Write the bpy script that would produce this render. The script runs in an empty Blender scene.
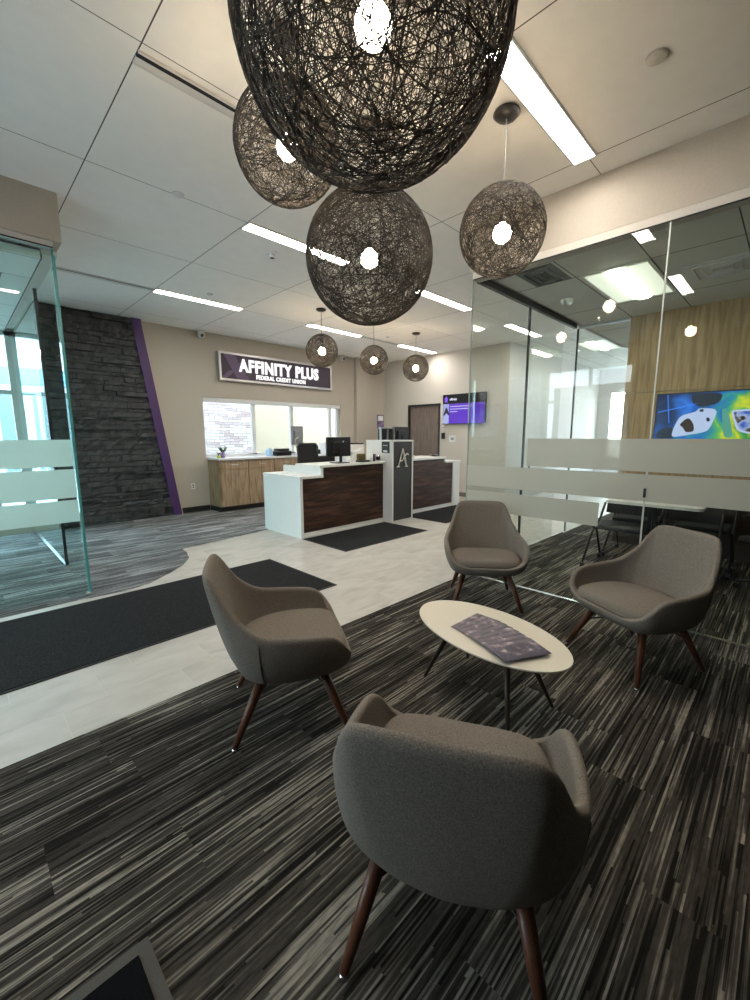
import bpy, bmesh, math, random
from mathutils import Vector, Matrix
random.seed(7)
C = bpy.context.scene.collection
sc = bpy.context.scene
PI = math.pi
# ---------------------------------------------------------------- camera
H = 1.45
F_PX = 418.92
yaw, pitch, roll = math.radians(45.09), math.radians(-8.766), math.radians(-0.145)
cam = bpy.data.cameras.new('camera'); camo = bpy.data.objects.new('camera', cam); C.objects.link(camo)
cam.sensor_fit = 'HORIZONTAL'; cam.sensor_width = 36; cam.lens = F_PX / 750 * 36; cam.clip_start = 0.02; cam.clip_end = 200
fv = Vector((math.sin(yaw) * math.cos(pitch), math.cos(yaw) * math.cos(pitch), math.sin(pitch)))
rv = Vector((math.cos(yaw), -math.sin(yaw), 0)); uv = rv.cross(fv)
r2 = rv * math.cos(roll) + uv * math.sin(roll); u2 = -rv * math.sin(roll) + uv * math.cos(roll)
camo.matrix_world = Matrix(((r2.x, u2.x, -fv.x, 0), (r2.y, u2.y, -fv.y, 0), (r2.z, u2.z, -fv.z, H), (0, 0, 0, 1)))
sc.camera = camo
sc.view_settings.view_transform = 'Standard'; sc.view_settings.look = 'None'
sc.view_settings.exposure = 1.7; sc.view_settings.gamma = 1.0; sc.view_settings.use_curve_mapping = False
sc.cycles.use_denoising = True
sc.cycles.max_bounces = 12; sc.cycles.transparent_max_bounces = 24; sc.cycles.diffuse_bounces = 5
sc.cycles.sample_clamp_indirect = 6.0; sc.cycles.caustics_reflective = False; sc.cycles.caustics_refractive = False
# ---------------------------------------------------------------- world: overcast sky
SKY = 4.4
w = bpy.data.worlds.new('world'); sc.world = w; w.use_nodes = True
nt = w.node_tree; bg = nt.nodes['Background']
tc = nt.nodes.new('ShaderNodeTexCoord'); sep = nt.nodes.new('ShaderNodeSeparateXYZ'); rp = nt.nodes.new('ShaderNodeValToRGB')
nt.links.new(tc.outputs['Generated'], sep.inputs[0]); nt.links.new(sep.outputs['Z'], rp.inputs[0])
rp.color_ramp.elements[0].position = 0.0; rp.color_ramp.elements[0].color = (0.90, 0.96, 1.0, 1)
rp.color_ramp.elements[1].position = 0.6; rp.color_ramp.elements[1].color = (0.66, 0.82, 1.0, 1)
nt.links.new(rp.outputs[0], bg.inputs['Color']); bg.inputs['Strength'].default_value = SKY
LAMP = 14.5      # radiance of the ceiling strips
BULB = 54.0
HC = 3.38; HL = 2.93          # lobby ceiling, office and conference ceiling
# window portals help the sky light find its way in
def portal(loc, rot, sx, sy):
    l = bpy.data.lights.new('sky_portal', 'AREA'); l.shape = 'RECTANGLE'; l.size = sx; l.size_y = sy; l.cycles.is_portal = True
    o = bpy.data.objects.new('sky_portal', l); C.objects.link(o); o.location = loc; o.rotation_euler = rot

# ================================================================ materials
MATS = {}
def mat(name, *a, **k):
    return MATS[name] if name in MATS else mat_(name, *a, **k)
SCR = 0.30   # screens and signs: their emission is balanced against the exposure
def mat_(name, col=(0.5, 0.5, 0.5), rough=0.5, metal=0.0, spec=0.5, emit=None, estr=0.0, noise=None, bump=None):
    m = bpy.data.materials.new(name); m.use_nodes = True; n = m.node_tree.nodes; l = m.node_tree.links
    MATS[name] = m
    b = n['Principled BSDF']; b.inputs['Base Color'].default_value = (*col, 1); b.inputs['Roughness'].default_value = rough
    b.inputs['Metallic'].default_value = metal; b.inputs['Specular IOR Level'].default_value = spec
    if emit: b.inputs['Emission Color'].default_value = (*emit, 1); b.inputs['Emission Strength'].default_value = estr
    tcn = n.new('ShaderNodeTexCoord')
    if noise:
        sc_, amt = noise
        t = n.new('ShaderNodeTexNoise'); t.inputs['Scale'].default_value = sc_; t.inputs['Detail'].default_value = 3
        l.new(tcn.outputs['Object'], t.inputs['Vector'])
        r = n.new('ShaderNodeValToRGB'); l.new(t.outputs['Fac'], r.inputs[0])
        r.color_ramp.elements[0].position = 0.3; r.color_ramp.elements[1].position = 0.7
        r.color_ramp.elements[0].color = (*[c * (1 - amt) for c in col], 1); r.color_ramp.elements[1].color = (*[min(1, c * (1 + amt)) for c in col], 1)
        l.new(r.outputs[0], b.inputs['Base Color'])
    if bump:
        sc_, st = bump
        t = n.new('ShaderNodeTexNoise'); t.inputs['Scale'].default_value = sc_; t.inputs['Detail'].default_value = 4
        l.new(tcn.outputs['Object'], t.inputs['Vector'])
        bm_ = n.new('ShaderNodeBump'); bm_.inputs['Strength'].default_value = st; bm_.inputs['Distance'].default_value = 0.01
        l.new(t.outputs['Fac'], bm_.inputs['Height']); l.new(bm_.outputs[0], b.inputs['Normal'])
    MATS[name] = m
    return m
def nodes_of(name, rough=0.6, spec=0.4):
    m = mat(name, rough=rough, spec=spec); return m, m.node_tree.nodes, m.node_tree.links, m.node_tree.nodes['Principled BSDF']
def mth(n, l, op, a, b=None, c=None):
    x = n.new('ShaderNodeMath'); x.operation = op
    for i, v in enumerate((a, b, c)):
        if v is None: continue
        if isinstance(v, (int, float)): x.inputs[i].default_value = v
        else: l.new(v, x.inputs[i])
    return x.outputs[0]
def world_xyz(n, l):
    g = n.new('ShaderNodeNewGeometry'); s = n.new('ShaderNodeSeparateXYZ'); l.new(g.outputs['Position'], s.inputs[0]); return s.outputs
def ramp(n, l, fac, stops, interp='LINEAR'):
    r = n.new('ShaderNodeValToRGB'); r.color_ramp.interpolation = interp
    e = r.color_ramp.elements
    while len(e) > 1: e.remove(e[-1])
    e[0].position = stops[0][0]; e[0].color = (*stops[0][1], 1)
    for p, c in stops[1:]:
        k = e.new(p); k.color = (*c, 1)
    l.new(fac, r.inputs[0]); return r.outputs[0]
def comb(n, l, x, y, z=0.0):
    c = n.new('ShaderNodeCombineXYZ')
    for i, v in enumerate((x, y, z)):
        if isinstance(v, (int, float)): c.inputs[i].default_value = v
        else: l.new(v, c.inputs[i])
    return c.outputs[0]
def mix(n, l, fac, a, b, blend='MIX'):
    m = n.new('ShaderNodeMix'); m.data_type = 'RGBA'; m.blend_type = blend
    if isinstance(fac, (int, float)): m.inputs[0].default_value = fac
    else: l.new(fac, m.inputs[0])
    for i, v in ((6, a), (7, b)):
        if isinstance(v, tuple): m.inputs[i].default_value = (*v, 1)
        else: l.new(v, m.inputs[i])
    return m.outputs[2]

# --- carpet planks with streaks along X
def carpet(name, dark, mid, light, seed=0.0):
    m, n, l, b = nodes_of(name, rough=0.95, spec=0.15)
    X, Y, Z = world_xyz(n, l)
    row = mth(n, l, 'FLOOR', mth(n, l, 'DIVIDE', Y, 0.25))
    wn = n.new('ShaderNodeTexWhiteNoise'); wn.noise_dimensions = '1D'; l.new(mth(n, l, 'ADD', row, seed), wn.inputs['W'])
    col = mth(n, l, 'FLOOR', mth(n, l, 'ADD', X, wn.outputs['Value']))
    w2 = n.new('ShaderNodeTexWhiteNoise'); w2.noise_dimensions = '2D'; l.new(comb(n, l, row, col), w2.inputs['Vector'])
    pid = w2.outputs['Value']
    t = n.new('ShaderNodeTexNoise'); t.noise_dimensions = '4D'; t.inputs['Scale'].default_value = 1.0; t.inputs['Detail'].default_value = 1.0
    l.new(comb(n, l, mth(n, l, 'MULTIPLY', X, 2.2), mth(n, l, 'MULTIPLY', Y, 95.0)), t.inputs['Vector']); l.new(mth(n, l, 'MULTIPLY', pid, 40.0), t.inputs['W'])
    t2 = n.new('ShaderNodeTexNoise'); t2.noise_dimensions = '4D'; t2.inputs['Scale'].default_value = 1.0; t2.inputs['Detail'].default_value = 1.0
    l.new(comb(n, l, mth(n, l, 'MULTIPLY', X, 1.6), mth(n, l, 'MULTIPLY', Y, 9.0)), t2.inputs['Vector']); l.new(mth(n, l, 'MULTIPLY', pid, 17.0), t2.inputs['W'])
    si = mth(n, l, 'FLOOR', mth(n, l, 'DIVIDE', Y, 0.0068))
    wa = n.new('ShaderNodeTexWhiteNoise'); wa.noise_dimensions = '1D'; l.new(mth(n, l, 'MULTIPLY', si, 1.37), wa.inputs['W'])
    xs = mth(n, l, 'FLOOR', mth(n, l, 'ADD', mth(n, l, 'DIVIDE', X, 0.62), mth(n, l, 'MULTIPLY', wa.outputs['Value'], 13.0)))
    wb = n.new('ShaderNodeTexWhiteNoise'); wb.noise_dimensions = '3D'; l.new(comb(n, l, si, xs, pid), wb.inputs['Vector'])
    crisp = mth(n, l, 'MULTIPLY', mth(n, l, 'SUBTRACT', wb.outputs['Value'], 0.5), 0.30)
    tt = mth(n, l, 'ADD', mth(n, l, 'MULTIPLY', mth(n, l, 'SUBTRACT', t.outputs['Fac'], 0.5), 0.6), mth(n, l, 'ADD', crisp, 0.5))
    v = mth(n, l, 'ADD', tt, mth(n, l, 'MULTIPLY', mth(n, l, 'SUBTRACT', t2.outputs['Fac'], 0.5), 0.45))
    v = mth(n, l, 'ADD', v, mth(n, l, 'MULTIPLY', mth(n, l, 'SUBTRACT', pid, 0.5), 0.12))
    c = ramp(n, l, v, [(0.36, dark), (0.46, mid), (0.56, mid), (0.70, light)])
    t3 = n.new('ShaderNodeTexNoise'); t3.inputs['Scale'].default_value = 420.0; t3.inputs['Detail'].default_value = 2.0
    c2 = mix(n, l, 0.55, c, ramp(n, l, t3.outputs['Fac'], [(0.3, (0.25, 0.25, 0.25)), (0.7, (1, 1, 1))]), 'MULTIPLY')
    l.new(c2, b.inputs['Base Color'])
    bp = n.new('ShaderNodeBump'); bp.inputs['Strength'].default_value = 0.5; bp.inputs['Distance'].default_value = 0.006
    l.new(v, bp.inputs['Height']); l.new(bp.outputs[0], b.inputs['Normal'])
    return m
carpet('carpet', (0.010, 0.0085, 0.007), (0.056, 0.049, 0.041), (0.32, 0.29, 0.245))
carpet('carpet_daylit', (0.05, 0.051, 0.053), (0.17, 0.172, 0.178), (0.52, 0.53, 0.54), 31.0)  # pale bluish grey: reflected daylight is put into these carpet colours
# --- porcelain floor tile 0.6 x 0.3
def tile():
    m, n, l, b = nodes_of('tile', rough=0.42, spec=0.45)
    X, Y, Z = world_xyz(n, l)
    yy = mth(n, l, 'DIVIDE', mth(n, l, 'SUBTRACT', Y, 2.30), 0.302)
    row = mth(n, l, 'FLOOR', yy)
    xx = mth(n, l, 'DIVIDE', mth(n, l, 'SUBTRACT', mth(n, l, 'SUBTRACT', X, 0.26), mth(n, l, 'MULTIPLY', row, 0.205)), 0.60)
    col = mth(n, l, 'FLOOR', xx)
    fx = mth(n, l, 'MULTIPLY', mth(n, l, 'FRACT', xx), 0.60); fy = mth(n, l, 'MULTIPLY', mth(n, l, 'FRACT', yy), 0.302)
    g = mth(n, l, 'MAXIMUM', mth(n, l, 'LESS_THAN', fx, 0.005), mth(n, l, 'LESS_THAN', fy, 0.005))
    w2 = n.new('ShaderNodeTexWhiteNoise'); w2.noise_dimensions = '2D'; l.new(comb(n, l, row, col), w2.inputs['Vector'])
    t = n.new('ShaderNodeTexNoise'); t.noise_dimensions = '4D'; t.inputs['Scale'].default_value = 2.2; t.inputs['Detail'].default_value = 6; t.inputs['Distortion'].default_value = 1.2
    l.new(comb(n, l, X, mth(n, l, 'MULTIPLY', Y, 2.5)), t.inputs['Vector']); l.new(mth(n, l, 'MULTIPLY', w2.outputs['Value'], 30), t.inputs['W'])
    c = ramp(n, l, mth(n, l, 'ADD', t.outputs['Fac'], mth(n, l, 'MULTIPLY', w2.outputs['Value'], 0.12)), [(0.35, (0.36, 0.335, 0.30)), (0.55, (0.44, 0.415, 0.375)), (0.75, (0.50, 0.475, 0.435))])
    l.new(mix(n, l, mth(n, l, 'MULTIPLY', g, 0.7), c, (0.52, 0.49, 0.45)), b.inputs['Base Color'])
tile()
# --- ceiling with tile joints
def ceil_mat(name, x0, dx, y0, dy, col, lw=0.007):
    m, n, l, b = nodes_of(name, rough=0.9, spec=0.2)
    X, Y, Z = world_xyz(n, l)
    fx = mth(n, l, 'MULTIPLY', mth(n, l, 'FRACT', mth(n, l, 'DIVIDE', mth(n, l, 'SUBTRACT', X, x0 - lw / 2), dx)), dx)
    fy = mth(n, l, 'MULTIPLY', mth(n, l, 'FRACT', mth(n, l, 'DIVIDE', mth(n, l, 'SUBTRACT', Y, y0 - lw / 2), dy)), dy)
    g = mth(n, l, 'MAXIMUM', mth(n, l, 'LESS_THAN', fx, lw), mth(n, l, 'LESS_THAN', fy, lw * 0.8))
    t = n.new('ShaderNodeTexNoise'); t.inputs['Scale'].default_value = 90; t.inputs['Detail'].default_value = 2
    c = ramp(n, l, t.outputs['Fac'], [(0.3, tuple(v * 0.98 for v in col)), (0.7, tuple(min(1, v * 1.01) for v in col))])
    l.new(mix(n, l, g, c, (0.10, 0.10, 0.10)), b.inputs['Base Color'])
    return m
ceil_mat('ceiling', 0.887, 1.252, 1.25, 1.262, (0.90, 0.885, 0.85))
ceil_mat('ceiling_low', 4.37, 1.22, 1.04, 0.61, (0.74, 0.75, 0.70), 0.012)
# --- wood
def wood(name, c1, c2, c3, vertical=True, stretch=14.0, rough=0.5, sc_=3.0):
    m, n, l, b = nodes_of(name, rough=rough, spec=0.35)
    X, Y, Z = world_xyz(n, l)
    h = mth(n, l, 'ADD', X, Y)
    v = comb(n, l, mth(n, l, 'MULTIPLY', h, stretch), 0.0, Z) if vertical else comb(n, l, h, 0.0, mth(n, l, 'MULTIPLY', Z, stretch))
    t = n.new('ShaderNodeTexNoise'); t.inputs['Scale'].default_value = sc_; t.inputs['Detail'].default_value = 5; t.inputs['Distortion'].default_value = 0.6
    l.new(v, t.inputs['Vector'])
    l.new(ramp(n, l, t.outputs['Fac'], [(0.3, c1), (0.5, c2), (0.7, c3)]), b.inputs['Base Color'])
    return m
wood('wood_wall', (0.25, 0.16, 0.085), (0.36, 0.245, 0.135), (0.45, 0.32, 0.185), True, 12.0, 0.5, 2.0)
wood('wood_cabinet', (0.22, 0.15, 0.09), (0.35, 0.25, 0.16), (0.45, 0.34, 0.23), True, 9.0, 0.5, 3.0)
wood('walnut_panel', (0.018, 0.008, 0.005), (0.045, 0.020, 0.012), (0.11, 0.052, 0.032), False, 9.0, 0.45, 2.0)
wood('leg_wood', (0.06, 0.021, 0.011), (0.10, 0.036, 0.018), (0.14, 0.055, 0.028), True, 6.0, 0.4, 6.0)
wood('door_wood', (0.13, 0.10, 0.085), (0.17, 0.135, 0.115), (0.21, 0.17, 0.145), True, 8.0, 0.5, 3.0)
mat('wall_paint', (0.455, 0.41, 0.35), 0.85, noise=(60, 0.03), bump=(180, 0.06))
mat('wall_pale', (0.56, 0.535, 0.49), 0.85, noise=(60, 0.03))
mat('baseboard', (0.012, 0.012, 0.013), 0.6)
mat('purple', (0.060, 0.022, 0.11), 0.55)
mat('trim_tan', (0.50, 0.42, 0.32), 0.6)
mat('white_lam', (0.74, 0.735, 0.72), 0.35, noise=(25, 0.02))
mat('counter_white', (0.72, 0.72, 0.73), 0.3, noise=(80, 0.04))
mat('grey_panel', (0.020, 0.017, 0.014), 0.55)
mat('mat_black', (0.020, 0.020, 0.021), 0.97, spec=0.1, noise=(160, 0.75), bump=(300, 0.6))
mat('mat_rib', (0.004, 0.004, 0.005), 0.97, spec=0.1, noise=(300, 0.5), bump=(300, 0.6))
mat('rubber', (0.011, 0.011, 0.012), 0.7, bump=(300, 0.2))
mat('rubber_grey', (0.065, 0.06, 0.052), 0.8, bump=(300, 0.4))
mat('black_metal', (0.01, 0.01, 0.011), 0.4, metal=0.3)
mat('black_plastic', (0.012, 0.012, 0.014), 0.35)
mat('mesh_black', (0.008, 0.008, 0.009), 0.8)
mat('grey_plastic', (0.23, 0.24, 0.26), 0.4)
mat('chrome', (0.75, 0.75, 0.76), 0.2, metal=1.0)
mat('steel', (0.55, 0.55, 0.55), 0.35, metal=1.0)
mat('alu', (0.55, 0.57, 0.58), 0.45, metal=0.5)
mat('alu_white', (0.65, 0.66, 0.66), 0.5)
mat('fabric', (0.215, 0.188, 0.160), 0.95, spec=0.15, noise=(260, 0.34), bump=(420, 0.55))
mat('seam', (0.06, 0.05, 0.042), 0.95)
mat('table_white', (0.70, 0.64, 0.53), 0.4)
mat('table_edge', (0.62, 0.56, 0.47), 0.5)
mat('walnut_dark', (0.035, 0.02, 0.013), 0.45)
mat('string', (0.020, 0.016, 0.013), 0.75, noise=(30, 0.4))
mat('canopy', (0.035, 0.032, 0.03), 0.35, metal=0.4)
mat('cord', (0.10, 0.10, 0.10), 0.6)
mat('bulb', (1, 0.9, 0.7), 0.5, emit=(1.0, 0.78, 0.52), estr=BULB)
mat('strip', (1, 1, 1), 0.5, emit=(1.0, 0.93, 0.84), estr=LAMP)
mat('troffer_lens', (1, 1, 1), 0.5, emit=(0.92, 1.0, 0.82), estr=10.0)
mat('troffer_body', (0.78, 0.80, 0.72), 0.5)
mat('white_metal', (0.68, 0.67, 0.65), 0.5)
mat('white_plastic', (0.75, 0.75, 0.74), 0.45)
mat('dark_slot', (0.008, 0.008, 0.009), 0.8)
mat('vent_grey', (0.16, 0.17, 0.17), 0.6)
mat('sign_frame', (0.50, 0.49, 0.50), 0.35, metal=0.6)
mat('sign_purple', (0.026, 0.011, 0.036), 0.45)
mat('sign_light_purple', (0.085, 0.05, 0.12), 0.45)
mat('sign_white', (0.9, 0.9, 0.92), 0.4, emit=(1, 0.98, 1.0), estr=0.7 * SCR)
mat('logo_silver', (0.75, 0.72, 0.66), 0.3, metal=0.4)
mat('glass_edge', (0.10, 0.34, 0.33), 0.15)
mat('dark_steel', (0.04, 0.042, 0.045), 0.35, metal=0.7)
mat('pot', (0.34, 0.24, 0.50), 0.5)
mat('leaf', (0.05, 0.11, 0.03), 0.5)
mat('lime', (0.42, 0.60, 0.05), 0.5)
mat('concrete', (0.42, 0.41, 0.40), 0.9, noise=(8, 0.2))  # outside ground, paled so that it bounces more daylight indoors
mat('efis', (0.50, 0.45, 0.33), 0.9, noise=(30, 0.04))
mat('blue_band', (0.16, 0.32, 0.50), 0.5)
mat('window_dark', (0.16, 0.20, 0.21), 0.2)
mat('tan_dark', (0.24, 0.20, 0.16), 0.8)
mat('screen_purple', (0.02, 0.01, 0.05), 0.3, emit=(0.10, 0.015, 0.58), estr=0.9 * SCR)
mat('screen_black', (0.006, 0.006, 0.008), 0.25)
mat('screen_pale', (0.1, 0.1, 0.1), 0.3, emit=(0.36, 0.42, 0.80), estr=0.9 * SCR)
mat('screen_white', (0.1, 0.1, 0.1), 0.3, emit=(0.75, 0.75, 1.0), estr=1.0 * SCR)
mat('screen_ink', (0.006, 0.006, 0.012), 0.4)
mat('screen_icon', (0.05, 0.02, 0.1), 0.3, emit=(0.24, 0.12, 0.9), estr=0.8 * SCR)
mat('paper', (0.72, 0.72, 0.74), 0.7)
mat('photo_card', (0.16, 0.10, 0.20), 0.4, noise=(25, 0.8))
mat('blue_cup', (0.02, 0.02, 0.03), 0.3)
mat('cyan_box', (0.35, 0.55, 0.75), 0.5)
# fabric: fine heather weave
# --- thin glass
def glass(name, tint, refl=1.0, frost=None):
    m = bpy.data.materials.new(name); m.use_nodes = True; n = m.node_tree.nodes; l = m.node_tree.links
    n.remove(n['Principled BSDF']); out = n['Material Output']
    tr = n.new('ShaderNodeBsdfTransparent'); tr.inputs[0].default_value = (*tint, 1)
    gl = n.new('ShaderNodeBsdfGlossy'); gl.inputs['Roughness'].default_value = 0.0; gl.inputs[0].default_value = (refl, refl, refl, 1)
    fr = n.new('ShaderNodeFresnel'); fr.inputs[0].default_value = 1.5
    ge = n.new('ShaderNodeNewGeometry'); k = mth(n, l, 'MULTIPLY', fr.outputs[0], mth(n, l, 'SUBTRACT', 1.0, ge.outputs['Backfacing']))
    mx = n.new('ShaderNodeMixShader'); l.new(k, mx.inputs[0]); l.new(tr.outputs[0], mx.inputs[1]); l.new(gl.outputs[0], mx.inputs[2])
    l.new(mx.outputs[0], out.inputs[0]); MATS[name] = m
glass('glass', (0.95, 0.965, 0.95), 1.0); glass('glass_sky_tint', (0.86, 0.98, 0.97), 1.3); glass('glass_window', (0.93, 0.97, 0.97), 0.6); glass('glass_solar', (0.70, 0.70, 0.69), 0.6)  # cyan of the left office glass: reflected sky put into the tint
def frost(name, col, trans):
    m = bpy.data.materials.new(name); m.use_nodes = True; n = m.node_tree.nodes; l = m.node_tree.links
    n.remove(n['Principled BSDF']); out = n['Material Output']
    d = n.new('ShaderNodeBsdfDiffuse'); d.inputs[0].default_value = (*col, 1)
    t = n.new('ShaderNodeBsdfTranslucent'); t.inputs[0].default_value = (*col, 1)
    a = n.new('ShaderNodeMixShader'); a.inputs[0].default_value = 0.5; l.new(d.outputs[0], a.inputs[1]); l.new(t.outputs[0], a.inputs[2])
    tr = n.new('ShaderNodeBsdfTransparent'); tr.inputs[0].default_value = (0.95, 0.97, 0.95, 1)
    b = n.new('ShaderNodeMixShader'); b.inputs[0].default_value = trans; l.new(a.outputs[0], b.inputs[1]); l.new(tr.outputs[0], b.inputs[2])
    g = n.new('ShaderNodeBsdfGlossy'); g.inputs['Roughness'].default_value = 0.25
    fr = n.new('ShaderNodeFresnel'); fr.inputs[0].default_value = 1.4
    ge = n.new('ShaderNodeNewGeometry'); k = mth(n, l, 'MULTIPLY', fr.outputs[0], mth(n, l, 'SUBTRACT', 1.0, ge.outputs['Backfacing']))
    c = n.new('ShaderNodeMixShader'); l.new(k, c.inputs[0]); l.new(b.outputs[0], c.inputs[1]); l.new(g.outputs[0], c.inputs[2])
    l.new(c.outputs[0], out.inputs[0]); MATS[name] = m
frost('frost', (0.68, 0.665, 0.60), 0.14); frost('frost_cyan', (0.80, 0.93, 0.89), 0.12)
# --- pale exterior ledgestone
def ext_stone():
    m, n, l, b = nodes_of('ext_stone', rough=0.9, spec=0.2)
    X, Y, Z = world_xyz(n, l)
    br = n.new('ShaderNodeTexBrick'); br.inputs['Scale'].default_value = 1.0; br.inputs['Brick Width'].default_value = 0.26; br.inputs['Row Height'].default_value = 0.075
    br.inputs['Mortar Size'].default_value = 0.006; br.inputs['Color1'].default_value = (0.72, 0.70, 0.68, 1); br.inputs['Color2'].default_value = (0.36, 0.26, 0.24, 1); br.inputs['Mortar'].default_value = (0.24, 0.22, 0.22, 1)
    br.inputs['Bias'].default_value = -0.25
    t = n.new('ShaderNodeTexNoise'); t.inputs['Scale'].default_value = 5.0
    h = mth(n, l, 'ADD', X, Y)
    l.new(comb(n, l, mth(n, l, 'ADD', h, mth(n, l, 'MULTIPLY', t.outputs['Fac'], 0.25)), mth(n, l, 'ADD', Z, mth(n, l, 'MULTIPLY', t.outputs['Fac'], 0.12))), br.inputs['Vector'])
    l.new(br.outputs['Color'], b.inputs['Base Color'])
ext_stone()
# --- dark ledgestone
mat('ledgestone', (0.050, 0.050, 0.053), 0.7, noise=(9, 0.5), bump=(38, 0.9))
# --- conference screen picture
def conf_screen():
    m, n, l, b = nodes_of('conf_screen', rough=0.3)
    X, Y, Z = world_xyz(n, l)
    t = n.new('ShaderNodeTexNoise'); t.inputs['Scale'].default_value = 3.2; t.inputs['Detail'].default_value = 3; t.inputs['Distortion'].default_value = 1.5
    l.new(comb(n, l, 0.0, Y, Z), t.inputs['Vector'])
    v = mth(n, l, 'ADD', mth(n, l, 'MULTIPLY', mth(n, l, 'SUBTRACT', 1.27, Y), 0.85), mth(n, l, 'MULTIPLY', mth(n, l, 'SUBTRACT', t.outputs['Fac'], 0.5), 0.9))
    v = mth(n, l, 'ADD', v, mth(n, l, 'MULTIPLY', mth(n, l, 'SUBTRACT', 1.66, Z), 0.55))
    c = ramp(n, l, v, [(0.0, (0.01, 0.07, 0.40)), (0.18, (0.02, 0.20, 0.75)), (0.32, (0.01, 0.10, 0.50)), (0.48, (0.02, 0.25, 0.30)), (0.62, (0.10, 0.42, 0.10)), (0.75, (0.55, 0.62, 0.03)), (0.9, (0.05, 0.30, 0.08))])
    t2 = n.new('ShaderNodeTexNoise'); t2.inputs['Scale'].default_value = 2.1; t2.inputs['Detail'].default_value = 1
    l.new(comb(n, l, 4.0, Y, Z), t2.inputs['Vector'])
    c = mix(n, l, ramp(n, l, t2.outputs['Fac'], [(0.52, (0, 0, 0)), (0.66, (0.85, 0.85, 0.85))]), c, (0.004, 0.006, 0.012))
    b.inputs['Base Color'].default_value = (0.01, 0.01, 0.01, 1); l.new(c, b.inputs['Emission Color']); b.inputs['Emission Strength'].default_value = 1.15 * SCR
conf_screen()
def phone_pic():
    m, n, l, b = nodes_of('phone_picture', rough=0.3)
    X, Y, Z = world_xyz(n, l)
    t = n.new('ShaderNodeTexNoise'); t.inputs['Scale'].default_value = 6.0; t.inputs['Detail'].default_value = 3
    l.new(comb(n, l, 0.0, Y, Z), t.inputs['Vector'])
    c = ramp(n, l, t.outputs['Fac'], [(0.40, (0.01, 0.01, 0.012)), (0.46, (0.10, 0.07, 0.06)), (0.50, (0.42, 0.55, 0.85)), (0.62, (0.05, 0.12, 0.55))])
    b.inputs['Base Color'].default_value = (0.01, 0.01, 0.01, 1); l.new(c, b.inputs['Emission Color']); b.inputs['Emission Strength'].default_value = 0.9 * SCR
phone_pic()
mat('phone_pale', (0.1, 0.1, 0.1), 0.3, emit=(0.46, 0.58, 0.86), estr=0.95 * SCR)
mat('phone_dark', (0.01, 0.01, 0.01), 0.3, emit=(0.02, 0.012, 0.01), estr=0.4)
def brochure_mat():
    m, n, l, b = nodes_of('brochure', rough=0.35, spec=0.5)
    tcn = n.new('ShaderNodeTexCoord'); s = n.new('ShaderNodeSeparateXYZ'); l.new(tcn.outputs['Object'], s.inputs[0]); X, Y, Z = s.outputs
    t = n.new('ShaderNodeTexNoise'); t.inputs['Scale'].default_value = 22; t.inputs['Detail'].default_value = 4; oi = n.new('ShaderNodeObjectInfo'); t.noise_dimensions = '4D'; l.new(mth(n, l, 'MULTIPLY', oi.outputs['Random'], 50.0), t.inputs['W']); l.new(tcn.outputs['Object'], t.inputs['Vector'])
    pic = ramp(n, l, t.outputs['Fac'], [(0.42, (0.035, 0.024, 0.055)), (0.52, (0.075, 0.048, 0.09)), (0.62, (0.24, 0.17, 0.20)), (0.70, (0.62, 0.52, 0.50))])
    # lower band plain purple with a pale line of logo
    band = mth(n, l, 'LESS_THAN', Y, -0.050)
    top = mth(n, l, 'GREATER_THAN', Y, 0.052)
    l.new(mix(n, l, mth(n, l, 'MULTIPLY', top, 0.22), mix(n, l, band, pic, (0.038, 0.025, 0.062)), (0.36, 0.27, 0.30)), b.inputs['Base Color'])
brochure_mat()

# ================================================================ mesh helpers
def link(o, parent=None):
    C.objects.link(o)
    if parent: o.parent = parent
    return o
def obj(name, bm, m, parent=None, smooth=False, loc=None):
    me = bpy.data.meshes.new(name); bmesh.ops.recalc_face_normals(bm, faces=bm.faces); bm.to_mesh(me); bm.free()
    me.materials.append(MATS[m] if isinstance(m, str) else m)
    if smooth:
        for p in me.polygons: p.use_smooth = True
    o = bpy.data.objects.new(name, me)
    if loc: o.location = loc
    return link(o, parent)
def tag(o, label=None, cat=None, group=None, kind=None):
    if label: o['label'] = label
    if cat: o['category'] = cat
    if group: o['group'] = group
    if kind: o['kind'] = kind
    return o
def thing(name, label, cat, loc=(0, 0, 0), rz=0.0, group=None):
    o = bpy.data.objects.new(name, None); C.objects.link(o); o.location = loc; o.rotation_euler = (0, 0, rz)
    o.empty_display_size = 0.1
    return tag(o, label, cat, group)
def copy_tree(o, label=None, loc=None, rz=None):
    c = o.copy(); C.objects.link(c)
    if label: c['label'] = label
    if loc is not None: c.location = loc
    if rz is not None: c.rotation_euler = (0, 0, rz)
    for ch in list(o.children):
        d = ch.copy(); C.objects.link(d); d.parent = c
        for g in list(ch.children):
            e = g.copy(); C.objects.link(e); e.parent = d
    return c
def box(bm, x0, x1, y0, y1, z0, z1, bevel=0.0):
    v = [bm.verts.new(p) for p in ((x0, y0, z0), (x1, y0, z0), (x1, y1, z0), (x0, y1, z0), (x0, y0, z1), (x1, y0, z1), (x1, y1, z1), (x0, y1, z1))]
    fs = [bm.faces.new([v[i] for i in f]) for f in ((0, 3, 2, 1), (4, 5, 6, 7), (0, 1, 5, 4), (1, 2, 6, 5), (2, 3, 7, 6), (3, 0, 4, 7))]
    if bevel:
        es = set(e for f in fs for e in f.edges)
        bmesh.ops.bevel(bm, geom=list(es), offset=bevel, segments=2, affect='EDGES', profile=0.5)
    return bm
def bx(x0, x1, y0, y1, z0, z1, bevel=0.0): return box(bmesh.new(), x0, x1, y0, y1, z0, z1, bevel)
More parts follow.
